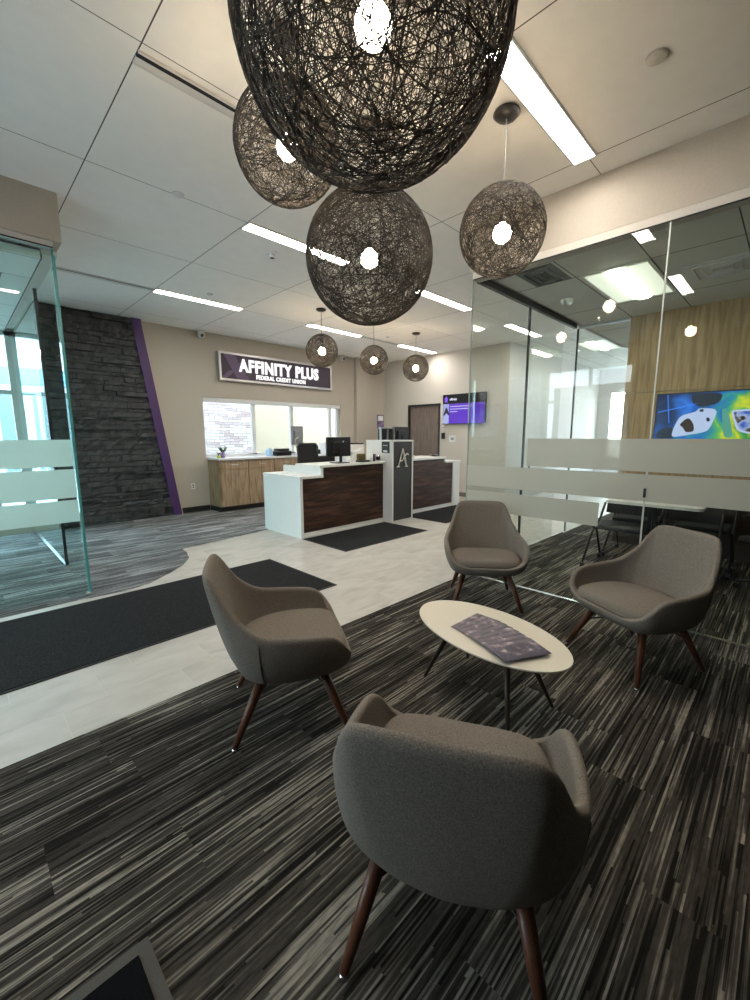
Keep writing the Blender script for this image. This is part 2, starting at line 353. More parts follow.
def tube(bm, pts, rad, segs=8, closed=False, caps=True):
    pts = [Vector(p) for p in pts]; n = len(pts); rings = []
    rr = rad if isinstance(rad, (list, tuple)) else [rad] * n
    up0 = None
    for i, p in enumerate(pts):
        if closed: d = (pts[(i + 1) % n] - pts[i - 1])
        else: d = pts[min(i + 1, n - 1)] - pts[max(i - 1, 0)]
        d.normalize()
        if up0 is None or abs(up0.dot(d)) > 0.98: up0 = Vector((0, 0, 1)) if abs(d.z) < 0.9 else Vector((1, 0, 0))
        s = d.cross(up0).normalized(); u = s.cross(d).normalized(); up0 = u
        rings.append([bm.verts.new(p + (s * math.cos(2 * PI * k / segs) + u * math.sin(2 * PI * k / segs)) * rr[i]) for k in range(segs)])
    rng = range(n) if closed else range(n - 1)
    for i in rng:
        a, b = rings[i], rings[(i + 1) % n]
        for k in range(segs): bm.faces.new((a[k], a[(k + 1) % segs], b[(k + 1) % segs], b[k]))
    if caps and not closed:
        bm.faces.new(rings[0][::-1]); bm.faces.new(rings[-1])
    return bm
def lathe(bm, prof, cx=0, cy=0, segs=24):
    rings = []
    for r, z in prof:
        if r < 1e-6: rings.append([bm.verts.new((cx, cy, z))])
        else: rings.append([bm.verts.new((cx + r * math.cos(2 * PI * k / segs), cy + r * math.sin(2 * PI * k / segs), z)) for k in range(segs)])
    for a, b in zip(rings, rings[1:]):
        for k in range(segs):
            k2 = (k + 1) % segs
            if len(a) == 1 and len(b) == 1: continue
            if len(a) == 1: bm.faces.new((a[0], b[k2], b[k]))
            elif len(b) == 1: bm.faces.new((a[k], a[k2], b[0]))
            else: bm.faces.new((a[k], a[k2], b[k2], b[k]))
    return bm
def prism(bm, pts, off):
    """pts: planar loop of 3-D points; off: extrusion vector"""
    a = [bm.verts.new(p) for p in pts]; b = [bm.verts.new(Vector(p) + Vector(off)) for p in pts]
    bm.faces.new(a); bm.faces.new(b[::-1]); n = len(a)
    for i in range(n): bm.faces.new((a[i], b[i], b[(i + 1) % n], a[(i + 1) % n]))
    return bm
def struct(name, bm, m, label=None, cat=None):
    o = obj(name, bm, m); o['kind'] = 'structure'
    if label: o['label'] = label
    o['category'] = cat or name.split('_')[0]
    return o
def text_mesh(name, body, size, depth, m, parent, matrix, offset=0.0, width=None, spacing=1.0):
    cu = bpy.data.curves.new(name, 'FONT'); cu.body = body; cu.size = size; cu.extrude = depth; cu.offset = offset; cu.align_x = 'CENTER'; cu.space_character = spacing; cu.resolution_u = 3
    t = bpy.data.objects.new(name + '_tmp', cu); C.objects.link(t); dg = bpy.context.evaluated_depsgraph_get(); dg.update()
    me = bpy.data.meshes.new_from_object(t.evaluated_get(dg)); bpy.data.objects.remove(t); bpy.data.curves.remove(cu)
    if width:
        xs = [v.co.x for v in me.vertices]; k = width / (max(xs) - min(xs))
        for v in me.vertices: v.co.x *= k
    me.materials.clear(); me.materials.append(MATS[m]); me.transform(matrix)
    o = bpy.data.objects.new(name, me); return link(o, parent)
def frame_facing(axis, origin):
    """text plane: axis '-y' faces south (seen from y smaller), '-x' faces west"""
    if axis == '-y': return Matrix(((1, 0, 0, origin[0]), (0, 0, -1, origin[1]), (0, 1, 0, origin[2]), (0, 0, 0, 1)))
    return Matrix(((0, 0, -1, origin[0]), (-1, 0, 0, origin[1]), (0, 1, 0, origin[2]), (0, 0, 0, 1)))

# ================================================================ structure
YN = 8.10; XE = 8.5; XW = -3.0; YS = -2.2; GX = 3.66; GY = 4.47; XP = 0.77; X2 = 6.28; GYN = 2.33
# floor: one slab of tile, carpets laid in it
struct('floor', bx(XW, 14.2, YS, YN + 0.1, -0.12, 0.0), 'tile', 'pale beige stone look tile floor crossing the lobby')
f2 = obj('floor_carpet', prism(bmesh.new(), [(XW, YS, 0.001), (14.2, YS, 0.001), (14.2, 2.325, 0.001), (XW, 2.325, 0.001)], (0, 0, 0.005)), 'carpet'); tag(f2, 'dark streaked plank carpet under the lounge chairs', 'floor', kind='structure')
edge = [(XW, 4.40), (0.60, 4.40), (0.891, 4.365), (1.052, 4.36), (1.251, 4.42), (1.504, 4.60), (1.711, 4.79), (1.869, 5.02), (1.95, 5.30), (1.967, 5.498), (3.42, 5.72), (7.3, 5.75), (7.3, YN), (XW, YN)]
f3 = obj('floor_carpet', prism(bmesh.new(), [(x, y, 0.001) for x, y in edge], (0, 0, 0.005)), 'carpet_daylit'); tag(f3, 'streaked carpet greyed by painted daylight, with a curved edge by the glass office', 'floor', kind='structure')
# ceilings
struct('ceiling', bx(XW, XE + 0.1, YS, YN + 0.1, HC, HC + 0.1), 'ceiling', 'large square lay-in ceiling tiles over the lobby')
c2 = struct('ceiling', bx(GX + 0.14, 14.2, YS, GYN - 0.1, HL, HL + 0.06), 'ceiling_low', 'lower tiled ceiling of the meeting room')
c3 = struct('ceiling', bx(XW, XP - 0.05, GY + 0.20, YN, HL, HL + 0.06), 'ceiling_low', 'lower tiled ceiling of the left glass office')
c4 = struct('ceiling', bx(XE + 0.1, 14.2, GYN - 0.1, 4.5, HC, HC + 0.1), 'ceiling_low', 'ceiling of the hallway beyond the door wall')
# soffits
bm = bmesh.new()
prism(bm, [(GX, YS, 2.965), (GX + 0.14, YS, 2.965), (GX + 0.14, YS, HC), (GX, YS, HC)], (0, GYN - YS + 0.02, 0))
struct('soffit', bm, 'wall_paint', 'taupe bulkhead above the meeting room glass', 'soffit')
struct('soffit', bx(GX + 0.14, XE, GYN - 0.10, GYN + 0.02, 2.965, HC), 'wall_paint', 'taupe bulkhead on the far side of the meeting room', 'soffit')
bm = bx(XW, 0.82, GY - 0.05, GY + 0.20, 3.01, HC)
struct('soffit', bm, 'wall_paint', 'taupe bulkhead above the left glass office', 'soffit')
struct('soffit', bx(XP - 0.06, XP + 0.05, GY + 0.2, YN, 2.965, HC), 'wall_pale', 'bulkhead above the office side partition', 'soffit')
# north wall with window opening x 3.50..6.93, z 1.0..2.13
bm = bmesh.new()
WX0, WX1, WZ0, WZ1 = 3.47, 6.93, 1.035, 2.185
box(bm, 1.09, WX0, YN, YN + 0.18, 0, HC); box(bm, WX1, XE, YN, YN + 0.18, 0, HC)
box(bm, WX0, WX1, YN, YN + 0.18, 0, WZ0); box(bm, WX0, WX1, YN, YN + 0.18, WZ1, HC)
box(bm, XW, 1.09, YN, YN + 0.18, HL, HC); box(bm, XW, 1.09, YN, YN + 0.18, 0, 0.15)
struct('wall_north', bm, 'wall_paint', 'taupe painted wall with the sign and the long window')
# column between window and east wall
struct('wall_column', bx(7.38, 7.80, YN - 0.10, YN, 0, HC), 'wall_paint', 'shallow taupe pilaster right of the long window', 'column')
# east wall with the door (x = 8.5, y 4.45..8.1)
bm = bmesh.new(); DY0, DY1, DZ = 6.22, 7.24, 2.22
box(bm, XE, XE + 0.15, 4.45, DY0, 0, HC); box(bm, XE, XE + 0.15, DY1, YN + 0.18, 0, HC); box(bm, XE, XE + 0.15, DY0, DY1, DZ, HC)
box(bm, XE + 0.15, 14.2, 4.45, 4.60, 0, HC)
struct('wall_east', bm, 'wall_pale', 'pale taupe wall with the brown door and the purple screen')
bm = bmesh.new(); box(bm, 14.2, 14.3, YS, 4.6, 0, 0.7); box(bm, 14.2, 14.3, YS, 4.6, 2.7, HC); box(bm, 14.2, 14.3, YS, 1.6, 0.7, 2.7); box(bm, 14.2, 14.3, 4.1, 4.6, 0.7, 2.7); box(bm, 14.2, 14.3, 2.75, 2.95, 0.7, 2.7)
struct('wall_hall_end', bm, 'wall_pale', 'end wall of the hallway with tall windows')
# conference wood wall
bm = bmesh.new(); box(bm, X2, X2 + 0.12, YS, 1.655, 0.765, 1.978); box(bm, X2, X2 + 0.12, YS, 1.655, 1.984, HL)
struct('wall_meeting_room', bm, 'wood_wall', 'light oak veneer wall holding the bright screen')
mat('oak_painted_shade', (0.030, 0.016, 0.011), 0.5)  # shade on the lower oak wall, put into a dark base colour
struct('wall_lower_shaded', bx(X2, X2 + 0.12, YS, 1.655, 0, 0.76), 'oak_painted_shade', 'lower part of the oak wall with its shade painted dark', 'wall')
# south, west walls
mat('wall_charcoal', (0.06, 0.056, 0.052), 0.85)
struct('wall_south', bx(XW - 0.1, 14.3, YS - 0.15, YS, 0, HC), 'wall_charcoal')
bm = bmesh.new()
box(bm, XW - 0.15, XW, YS, 2.55, 0, HC); box(bm, XW - 0.15, XW, 2.55, YN, 2.93, HC); box(bm, XW - 0.15, XW, 4.42, 6.38, 0, 2.93); box(bm, XW - 0.15, XW, 6.38, YN, 0, 0.75); box(bm, XW - 0.15, XW, 6.54, 6.69, 0.75, 2.93); box(bm, XW - 0.15, XW, 6.85, YN, 0.75, 2.93)
struct('wall_west', bm, 'wall_charcoal')
bm = bmesh.new()
for y in (2.57, 3.42, 4.38): box(bm, XW - 0.10, XW - 0.03, y, y + 0.06, 0, 2.93)
box(bm, XW - 0.10, XW - 0.03, 2.6, 4.4, 2.20, 2.27); box(bm, XW - 0.10, XW - 0.03, 2.6, 4.4, 0, 0.12)
dr = struct('door_1', bm, 'alu', 'aluminium framed entrance door and sidelight')
obj('glass', bx(XW - 0.07, XW - 0.06, 2.6, 4.4, 0.1, 2.93), 'glass_window', dr)
bm = bmesh.new()
for y in (6.381, 6.52, 6.691, 6.829): box(bm, XW - 0.10, XW - 0.03, y, y + 0.02, 0.75, 2.93)
wn = struct('window_1', bm, 'alu'); obj('glass', bx(XW - 0.07, XW - 0.06, 6.40, 6.83, 0.75, 2.93), 'glass_window', wn)
portal((XW - 0.2, 3.5, 1.5), (0, -PI / 2, 0), 2.9, 1.9)
# baseboards
bm = bmesh.new(); box(bm, 2.92, 3.49, YN - 0.012, YN, 0, 0.10); box(bm, 7.0, 7.38, YN - 0.012, YN, 0, 0.1)
struct('baseboard_north', bm, 'baseboard', 'black rubber base under the sign wall')
bm = bmesh.new(); box(bm, XE - 0.012, XE, 4.45, DY0 - 0.06, 0, 0.10); box(bm, XE - 0.012, XE, DY1 + 0.06, YN, 0, 0.1)
struct('baseboard_east', bm, mat('base_grey', (0.16, 0.145, 0.125), 0.6) and 'base_grey', 'grey base below the purple screen')
# north window frame + glass
bm = bmesh.new()
for x, wd in ((WX0, 0.05), (4.54, 0.08), (5.50, 0.08), (6.62, 0.07), (6.86, 0.07)): box(bm, x, x + wd, YN + 0.09, YN + 0.15, WZ0, WZ1)
box(bm, WX0, WX1, YN + 0.09, YN + 0.15, WZ0, WZ0 + 0.05); box(bm, WX0, WX1, YN + 0.09, YN + 0.15, WZ1 - 0.04, WZ1)
wn = struct('window_2', bm, 'alu_white', 'long three pane window behind the teller desk')
obj('glass', bx(WX0, WX1, YN + 0.115, YN + 0.125, WZ0, WZ1), 'glass_solar', wn)
obj('roller_shade', bx(WX0 + 0.01, WX1 - 0.01, YN + 0.01, YN + 0.085, WZ1 - 0.085, WZ1 - 0.001, 0.01), 'alu_white', wn)
obj('sill', bx(WX0, WX1, YN, YN + 0.10, WZ0 - 0.005, WZ0 + 0.015), 'white_lam', wn)
portal((5.2, YN + 0.3, 1.56), (-PI / 2, 0, 0), 3.3, 1.1)
# left office north window
bm = bmesh.new()
for x, wd in ((XW, 0.1), (-1.9, 0.08), (-0.7, 0.08), (0.35, 0.08), (0.70, 0.12), (1.045, 0.045)): box(bm, x, x + wd, YN + 0.02, YN + 0.12, 0.15, HL)
box(bm, XW, 1.09, YN + 0.02, YN + 0.12, HL - 0.06, HL); box(bm, XW, 1.09, YN + 0.02, YN + 0.12, 0.15, 0.22); box(bm, XW, 0.75, YN + 0.03, YN + 0.11, 2.05, 2.11)
wn = struct('window_3', bm, 'alu', 'tall aluminium framed windows at the back of the glass office')
obj('glass', bx(XW, 1.05, YN + 0.06, YN + 0.07, 0.2, HL), 'glass_window', wn)
portal((-1, YN + 0.3, 1.6), (-PI / 2, 0, 0), 3.9, 2.7)
# stacked dark stone feature wall: trapezoid right edge
def stone_right(z): return 2.76 + (2.31 - 2.76) * z / HC
bm = bmesh.new(); box(bm, 1.09, 2.20, YN - 0.03, YN, 0, HC)
z = 0.0; rs = random.Random(3)
while z < HC - 0.01:
    h = rs.choice((0.045, 0.06, 0.075, 0.09, 0.11)); h = min(h, HC - z)
    x = 1.06; 
    while x < stone_right(z) - 0.005:
        wd = rs.uniform(0.12, 0.46); x1 = min(x + wd, stone_right(z + h / 2))
        if stone_right(z) - x1 < 0.06: x1 = stone_right(z + h / 2)
        if x1 - x < 0.02: break
        d = rs.uniform(0.03, 0.105)
        y0 = YN - 0.03 - d; g = 0.0025; nx = max(2, int((x1 - x) / 0.06)); 
        top = [(x + (x1 - x) * i / nx) for i in range(nx + 1)]
        fb = [bm.verts.new((px, y0 + rs.uniform(-.014, .014), z + g + rs.uniform(0, .004))) for px in top]
        ft = [bm.verts.new((px, y0 + rs.uniform(-.014, .014), z + h - g - rs.uniform(0, .004))) for px in top]
        bb = [bm.verts.new((px, YN - 0.02, z + g)) for px in top]; bt = [bm.verts.new((px, YN - 0.02, z + h - g)) for px in top]
        for i in range(nx):
            bm.faces.new((fb[i], fb[i + 1], ft[i + 1], ft[i])); bm.faces.new((ft[i], ft[i + 1], bt[i + 1], bt[i])); bm.faces.new((fb[i + 1], fb[i], bb[i], bb[i + 1]))
        bm.faces.new((fb[0], ft[0], bt[0], bb[0])); bm.faces.new((fb[-1], bb[-1], bt[-1], ft[-1]))
        x = x1
    z += h
struct('wall_stone', bm, 'ledgestone', 'charcoal stacked ledgestone feature wall', 'wall')
struct('trim_1', prism(bmesh.new(), [(stone_right(0), YN - 0.13, 0), (stone_right(0) + 0.15, YN - 0.13, 0), (stone_right(HC) + 0.15, YN - 0.13, HC), (stone_right(HC), YN - 0.13, HC)], (0, 0.13, 0)), 'purple', 'slanted purple stripe edging the charcoal stone', 'trim')
struct('trim_2', prism(bmesh.new(), [(stone_right(0) + 0.15, YN - 0.125, 0), (stone_right(0) + 0.165, YN - 0.125, 0), (stone_right(HC) + 0.165, YN - 0.125, HC), (stone_right(HC) + 0.15, YN - 0.125, HC)], (0, 0.125, 0)), 'trim_tan', 'thin tan edge of the purple stripe', 'trim')

# ================================================================ outside
g = obj('ground', bx(-30, 40, -30, 40, -0.5, -0.14), 'concrete'); tag(g, 'asphalt ground outside the building', 'ground', kind='structure')
nb = thing('building_wing', 'pale ledgestone wing with blue bands seen through the left office windows', 'building', (0.5, 14, 0))
bm = bmesh.new(); box(bm, -5, 3.2, 0, 0.3, -0.3, 9); obj('stone_wall', bm, 'ext_stone', nb)
obj('band', bx(-5, 3.2, -0.06, -0.002, 2.75, 3.15), 'blue_band', nb)
for x in (-3.2, -1.4, 0.35): 
    f_ = obj('window', bx(x, x + 0.9, -0.05, -0.002, 0.5, 2.6), 'alu_white', nb); obj('pane', bx(x + 0.07, x + 0.41, -0.06, -0.052, 0.57, 2.53), 'window_dark', f_); obj('pane', bx(x + 0.49, x + 0.83, -0.06, -0.052, 0.57, 2.53), 'window_dark', f_)
    f_ = obj('window', bx(x, x + 0.9, -0.05, -0.002, 4.0, 5.6), 'alu_white', nb); obj('pane', bx(x + 0.07, x + 0.83, -0.06, -0.052, 4.07, 5.53), 'window_dark', f_)
nw = thing('drive_up_wall', 'pale stone pier and cream stucco wall outside the long window', 'wall', (5, 11.0, 0))
obj('stone_pier', bx(-1.6, 1.0, -0.1, 0.3, -0.3, 4.2), 'ext_stone', nw)
obj('stucco_wall', bx(1.002, 7.0, 0.0, 0.3, -0.3, 4.2), 'efis', nw)
st = thing('storefront', 'tan storefront across the parking lot', 'building', (-22, 6, 0))
obj('facade', bx(-3, 0, -9, 6, -0.3, 4.6), 'tan_dark', st)
for y in (-7, -3.5, 0): obj('window', bx(0.002, 0.05, y, y + 2.4, 0.6, 3.0), 'window_dark', st)

# ================================================================ ceiling fixtures
def light_strip(x0, y, L=1.252, label=''):
    t = thing('ceiling_light', label, 'light', (x0, y, HC), 0, 'recessed linear ceiling lights')
    b = bmesh.new(); box(b, 0, L, 0, 0.012, -0.014, -0.001); box(b, 0, L, 0.148, 0.16, -0.014, -0.001); box(b, 0, 0.012, 0.012, 0.148, -0.014, -0.001); box(b, L - 0.012, L, 0.012, 0.148, -0.014, -0.001)
    obj('frame', b, 'white_metal', t); obj('diffuser', bx(0.012, L - 0.012, 0.012, 0.148, -0.010, -0.001), 'strip', t)
    return t
light_strip(2.139, 1.19, label='bright linear ceiling light beside the right pendant, nearest the camera')
light_strip(2.139, 3.74, label='linear ceiling light in the middle, running behind the tall middle pendant')
light_strip(2.139, 6.20, label='linear ceiling light above the purple stripe and stone wall')
light_strip(4.643, 3.74, label='linear ceiling light just left of the meeting room glass corner')
light_strip(4.643, 6.20, label='linear ceiling light above the small pendant nearest the sign')
light_strip(7.05, 6.20, 1.252, label='linear ceiling light over the brown door')
light_strip(7.147, 3.74, 1.252, label='linear ceiling light seen through the meeting room glass')
light_strip(-0.365, 6.20 - 5.01, label='linear ceiling light above the camera')
def slot(x0, x1, y, label):
    t = thing('air_slot', label, 'air diffuser', (x0, y, HC), 0, 'black linear air slots')
    b = bmesh.new(); L = x1 - x0; box(b, 0, L, 0, 0.012, -0.012, -0.001); box(b, 0, L, 0.088, 0.10, -0.012, -0.001)
    obj('frame', b, 'white_metal', t); obj('slot', bx(0, L, 0.012, 0.045, -0.008, -0.001), 'dark_slot', t); obj('blade', bx(0, L, 0.045, 0.088, -0.010, -0.001), 'white_metal', t)
slot(0.887, 2.139, 2.56, 'black linear air slot at upper left of the ceiling')
slot(0.887, 2.139, 6.24, 'thin black air slot left of the light over the stone wall')
slot(5.9, 7.1, 6.24, 'short black air slot between the far ceiling lights')
def disc(name, x, y, label, cat, r=0.05, z=HC, dome=0.02, m='white_plastic', group=None):
    t = thing(name, label, cat, (x, y, z), 0, group)
    obj('base', lathe(bmesh.new(), [(0, -0.001), (r, -0.001), (r, -0.010), (r * 0.8, -0.014), (0, -0.014)]), m, t, True)
    obj('sensor', lathe(bmesh.new(), [(r * 0.55, -0.014), (r * 0.5, -0.014 - dome), (0, -0.014 - dome * 1.2)]), m, t, True)
    return t
disc('sprinkler_cap', 1.516, 3.748, 'small white sprinkler cap on the left of the ceiling', 'sprinkler', 0.045, dome=0.003)
disc('ceiling_speaker', 2.79, 0.719, 'flush round cap on the ceiling at upper right', 'sprinkler', 0.05, dome=0.001, m='wall_pale')
disc('sprinkler_cap', 2.745, 5.935, 'tiny white sprinkler cap beside the light over the stone wall', 'sprinkler', 0.04, dome=0.004)
disc('sprinkler_cap', 6.358, 5.962, 'small sprinkler cap over the teller desk', 'sprinkler', 0.04, dome=0.004)
t = disc('smoke_detector', 2.647, 4.184, 'white round dome camera on the ceiling behind the middle pendant', 'camera', 0.06, dome=0.035)
obj('lens', lathe(bmesh.new(), [(0.028, -0.03), (0.024, -0.052), (0, -0.06)]), 'black_plastic', t, True)
t = thing('smoke_detector', 'white smoke detector on the meeting room ceiling', 'smoke detector', (4.97, 1.96, HL))
obj('base', lathe(bmesh.new(), [(0, -0.001), (0.07, -0.001), (0.07, -0.02), (0, -0.02)]), 'white_plastic', t, True); obj('cover', lathe(bmesh.new(), [(0.066, -0.02), (0.055, -0.05), (0, -0.055)]), 'white_plastic', t, True)
# troffers
def troffer(x, y, label, L=1.15, W=0.56, z=HL):
    t = thing('ceiling_troffer', label, 'light', (x, y, z), 0, 'wide office ceiling lights')
    obj('housing', bx(0, L, 0, W, -0.012, -0.001), 'troffer_body', t)
    b = bmesh.new(); prism(b, [(0.05, W * 0.36, -0.012), (0.05, W * 0.42, -0.035), (0.05, W * 0.58, -0.035), (0.05, W * 0.64, -0.012)], (L - 0.1, 0, 0)); obj('basket', b, 'troffer_lens', t)
    b = bmesh.new(); box(b, 0.03, L - 0.03, 0.03, W * 0.33, -0.017, -0.0125); box(b, 0.03, L - 0.03, W * 0.67, W - 0.03, -0.017, -0.0125)
    obj('reflector', b, mat('troffer_glow', (0.9, 0.9, 0.85), 0.5, emit=(0.92, 1.0, 0.80), estr=0.22) and 'troffer_glow', t)
troffer(4.36, 1.04, 'wide glowing ceiling light in the meeting room', 1.12, 0.57)
troffer(7.0, 0.9, 'wide ceiling light in the room beyond the oak wall')
troffer(-1.5, 5.6, 'wide ceiling light in the left glass office')
troffer(9.6, 3.0, 'wide ceiling light in the far hallway', z=HC)
def vent(x, y, label, sx=0.55, sy=0.4, m='vent_grey', z=HL):
    t = thing('ceiling_vent', label, 'air vent', (x, y, z), 0, 'ceiling air vents')
    obj('backing', bx(0, sx, 0, sy, -0.006, -0.001), m, t)
    for k in range(3):
        d = 0.05 + 0.06 * k; b = bmesh.new(); box(b, d, sx - d, d, d + 0.012, -0.02, -0.0065); box(b, d, sx - d, sy - d - 0.012, sy - d, -0.02, -0.0065); box(b, d, d + 0.012, d + 0.012, sy - d - 0.012, -0.02, -0.0065); box(b, sx - d - 0.012, sx - d, d + 0.012, sy - d - 0.012, -0.02, -0.0065)
        obj('louvre', b, 'white_metal' if m != 'vent_grey' else 'vent_grey', t)
vent(4.80, 0.38, 'square stepped air vent beside the meeting room light', 0.5, 0.5, 'white_metal')
vent(3.86, 1.68, 'grey return air grille at the meeting room corner', 0.5, 0.34)
vent(0.0, 5.3, 'grey return air grille in the left glass office', 0.5, 0.5)

# ================================================================ pendants
def string_ball(R, n, tr, seed, segs=48, sides=3):
    rr = random.Random(seed); bm = bmesh.new()
    for k in range(n):
        a = Vector((rr.gauss(0, 1), rr.gauss(0, 1), rr.gauss(0, 1))).normalized(); d = rr.uniform(-0.9, 0.9) ** 1 * 0.92
        R2 = R * rr.uniform(0.985, 1.0); rad = math.sqrt(1 - d * d); u = a.orthogonal().normalized(); v = a.cross(u)
        ph = rr.uniform(0, 6.28); am = rr.uniform(0.0, 0.05); fq = rr.choice((2, 3))
        m_ = max(14, int(segs * rad)); pts = []
        for i in range(m_):
            t = 2 * PI * i / m_; dd = d + am * math.sin(fq * t + ph); rd = math.sqrt(max(0.02, 1 - dd * dd))
            pts.append((a * dd + (u * math.cos(t) + v * math.sin(t)) * rd).normalized() * R2)
        tube(bm, pts, tr * rr.uniform(0.7, 1.25), sides, closed=True)
    me = bpy.data.meshes.new('woven_shade'); bm.to_mesh(me); bm.free(); me.materials.append(MATS['string']); return me
BIG = string_ball(0.412, 360, 0.0015, 11, 52)
MID = string_ball(0.262, 210, 0.0014, 12, 40)
SML = string_ball(0.25, 170, 0.0016, 13, 30)
def pendant(x, y, z, R, me, label, group, rz=0.0):
    t = thing('pendant_lamp', label, 'pendant lamp', (x, y, HC), rz, group)
    zz = z - HC
    o = bpy.data.objects.new('woven_shade', me); link(o, t); o.location = (0, 0, zz)
    obj('canopy', lathe(bmesh.new(), [(0, -0.001), (0.075, -0.001), (0.08, -0.012), (0.06, -0.032), (0.02, -0.04), (0, -0.04)], segs=28), 'canopy', t, True)
    obj('cord', tube(bmesh.new(), [(0, 0, -0.04), (0, 0, zz + 0.10)], 0.0035, 8), 'cord', t)
    s = obj('socket', lathe(bmesh.new(), [(0, 0.10), (0.018, 0.10), (0.02, 0.05), (0.02, 0.038), (0, 0.038)], segs=16), 'black_plastic', t, True); s.location = (0, 0, zz)
    b = obj('bulb', lathe(bmesh.new(), [(0, 0.037), (0.016, 0.036), (0.026, 0.022), (0.046, 0.004), (0.056, -0.025), (0.050, -0.055), (0.030, -0.076), (0, -0.084)], segs=24), 'bulb', t, True); b.location = (0, 0, zz + 0.02)
    r_ = obj('ring', tube(bmesh.new(), [(0.055 * math.cos(a * PI / 12), 0.055 * math.sin(a * PI / 12), 0) for a in range(24)], 0.003, 6, True), 'steel', t); r_.location = (0, 0, zz + R * 0.985)
    return t
g1 = 'woven string pendants over the lounge'; g2 = 'small woven pendants over the teller desk'
pendant(1.02, 1.02, 2.66, 0.412, BIG, 'largest dark string globe pendant at the top of the photo', g1)
pendant(2.07, 2.11, 2.60, 0.412, BIG, 'large dark string globe pendant hanging in the centre above the desks', g1, 1.3)
pendant(1.36, 1.97, 2.89, 0.262, MID, 'medium string globe pendant partly behind the largest globe on its left', g1, 0.7)
pendant(2.59, 1.45, 2.71, 0.262, MID, 'medium string globe pendant on the right beside the long light', g1, 2.0)
pendant(4.26, 5.41, 2.76, 0.25, SML, 'small globe pendant in front of the purple sign', g2)
pendant(5.42, 5.42, 2.76, 0.25, SML, 'small globe pendant between the other two over the desks', g2, 1.0)
pendant(6.50, 5.36, 2.73, 0.25, SML, 'small globe pendant left of the brown door', g2, 2.1)

# ================================================================ glass partitions
gp = thing('glass_partition', 'tall glass wall of the meeting room on the right with frosted bands', 'glass wall', (GX, 0, 0))
obj('glass_panel', bx(0.0, 0.012, 0.775, GYN, 0.03, 2.90), 'glass', gp)
obj('glass_panel', bx(0.0, 0.012, YS, 0.765, 0.03, 2.90), 'glass', gp)
obj('panel_joint', bx(-0.001, 0.013, 0.7655, 0.7745, 0.03, 2.90), mat('joint', (0.62, 0.64, 0.60), 0.3) and 'joint', gp)
obj('corner_edge', bx(-0.001, 0.013, GYN, GYN + 0.008, 0.03, 2.90), mat('edge_pale', (0.35, 0.45, 0.42), 0.2) and 'edge_pale', gp)
obj('head_channel', bx(0.0, 0.10, YS, GYN, 2.90, 2.963), 'wall_pale', gp)
obj('head_gasket', bx(-0.003, 0.0, YS, GYN, 2.895, 2.905), 'dark_slot', gp)
obj('floor_track', bx(-0.012, 0.024, YS, GYN, 0.001 + 0.006, 0.03), 'chrome', gp)
fx = -0.002
obj('frosted_band', bx(fx, -0.0005, YS, 1.71, 1.175, 1.42), 'frost', gp)
obj('frosted_band', bx(fx, -0.0005, YS, 2.325, 0.950, 1.155), 'frost', gp)
obj('frosted_band', bx(fx, -0.0005, 1.08, 2.325, 0.71, 0.905), 'frost', gp)
obj('hinge', bx(-0.008, -0.0025, 0.763, 0.779, 0.98, 1.05), 'black_metal', gp)
gp = thing('glass_partition', 'far glass side of the meeting room facing the teller desks', 'glass wall', (GX + 0.02, GYN, 0))
obj('glass_panel', bx(0.0, 1.18, -0.006, 0.006, 0.03, 2.90), 'glass', gp)
dd = obj('glass_door', bx(1.21, 2.2, -0.006, 0.006, 0.03, 2.90), 'glass', gp)
obj('door_edge', bx(1.185, 1.205, -0.012, 0.012, 0.03, 2.90), 'dark_steel', gp)
obj('pull_handle', tube(bmesh.new(), [(1.28, -0.05, 0.85), (1.28, -0.05, 1.25)], 0.012, 10), 'chrome', dd)
obj('head_channel', bx(0.08, 2.6, -0.02, 0.02, 2.90, 2.963), 'dark_steel', gp)
obj('floor_track', bx(0.02, 2.6, -0.015, 0.015, 0.007, 0.03), 'chrome', gp)
gp = thing('glass_partition', 'short glass panel between the oak wall and the hallway', 'glass wall', (X2 + 0.05, 1.66, 0))
obj('glass_panel', bx(-0.006, 0.006, 0.01, 0.64, 0.03, 2.90), 'glass', gp)
obj('head_channel', bx(-0.03, 0.03, 0.0, 0.64, 2.90, 2.93), 'alu', gp); obj('post', bx(-0.015, 0.015, 0.642, 0.66, 0.03, 2.90), 'dark_steel', gp)
# left office
gp = thing('glass_partition', 'teal edged glass front of the left office with frosted bands', 'glass wall', (0, GY, 0))
obj('glass_panel', bx(XW, 0.748, -0.006, 0.006, 0.03, 2.96), 'glass_sky_tint', gp)
obj('glass_edge', bx(0.7485, 0.762, -0.0065, 0.0065, 0.03, 2.96), 'glass_edge', gp)
obj('head_channel', bx(XW, 0.76, -0.03, 0.03, 2.961, 3.009), 'wall_pale', gp)
obj('head_gasket', bx(XW, 0.76, -0.034, -0.031, 2.957, 2.967), 'dark_slot', gp)
obj('floor_shoe', bx(0.72, 0.765, -0.02, 0.02, 0.007, 0.035), 'chrome', gp)
for a, b_, x1 in ((1.19, 1.42, 0.74), (0.915, 1.165, 0.74), (0.70, 0.895, 0.74)): obj('frosted_band', bx(XW, x1, -0.009, -0.0075, a, b_), 'frost_cyan', gp)
gp = thing('glass_partition', 'glass side of the left office running back to the windows', 'glass wall', (XP, 0, 0))
obj('glass_panel', bx(-0.006, 0.006, 5.66, YN - 0.02, 0.03, 2.93), 'glass_sky_tint', gp)
obj('floor_track', bx(-0.02, 0.02, 5.63, YN - 0.02, 0.007, 0.03), 'chrome', gp)
obj('door_stile', bx(-0.014, 0.014, 5.625, 5.655, 0.03, 2.93), 'dark_steel', gp)
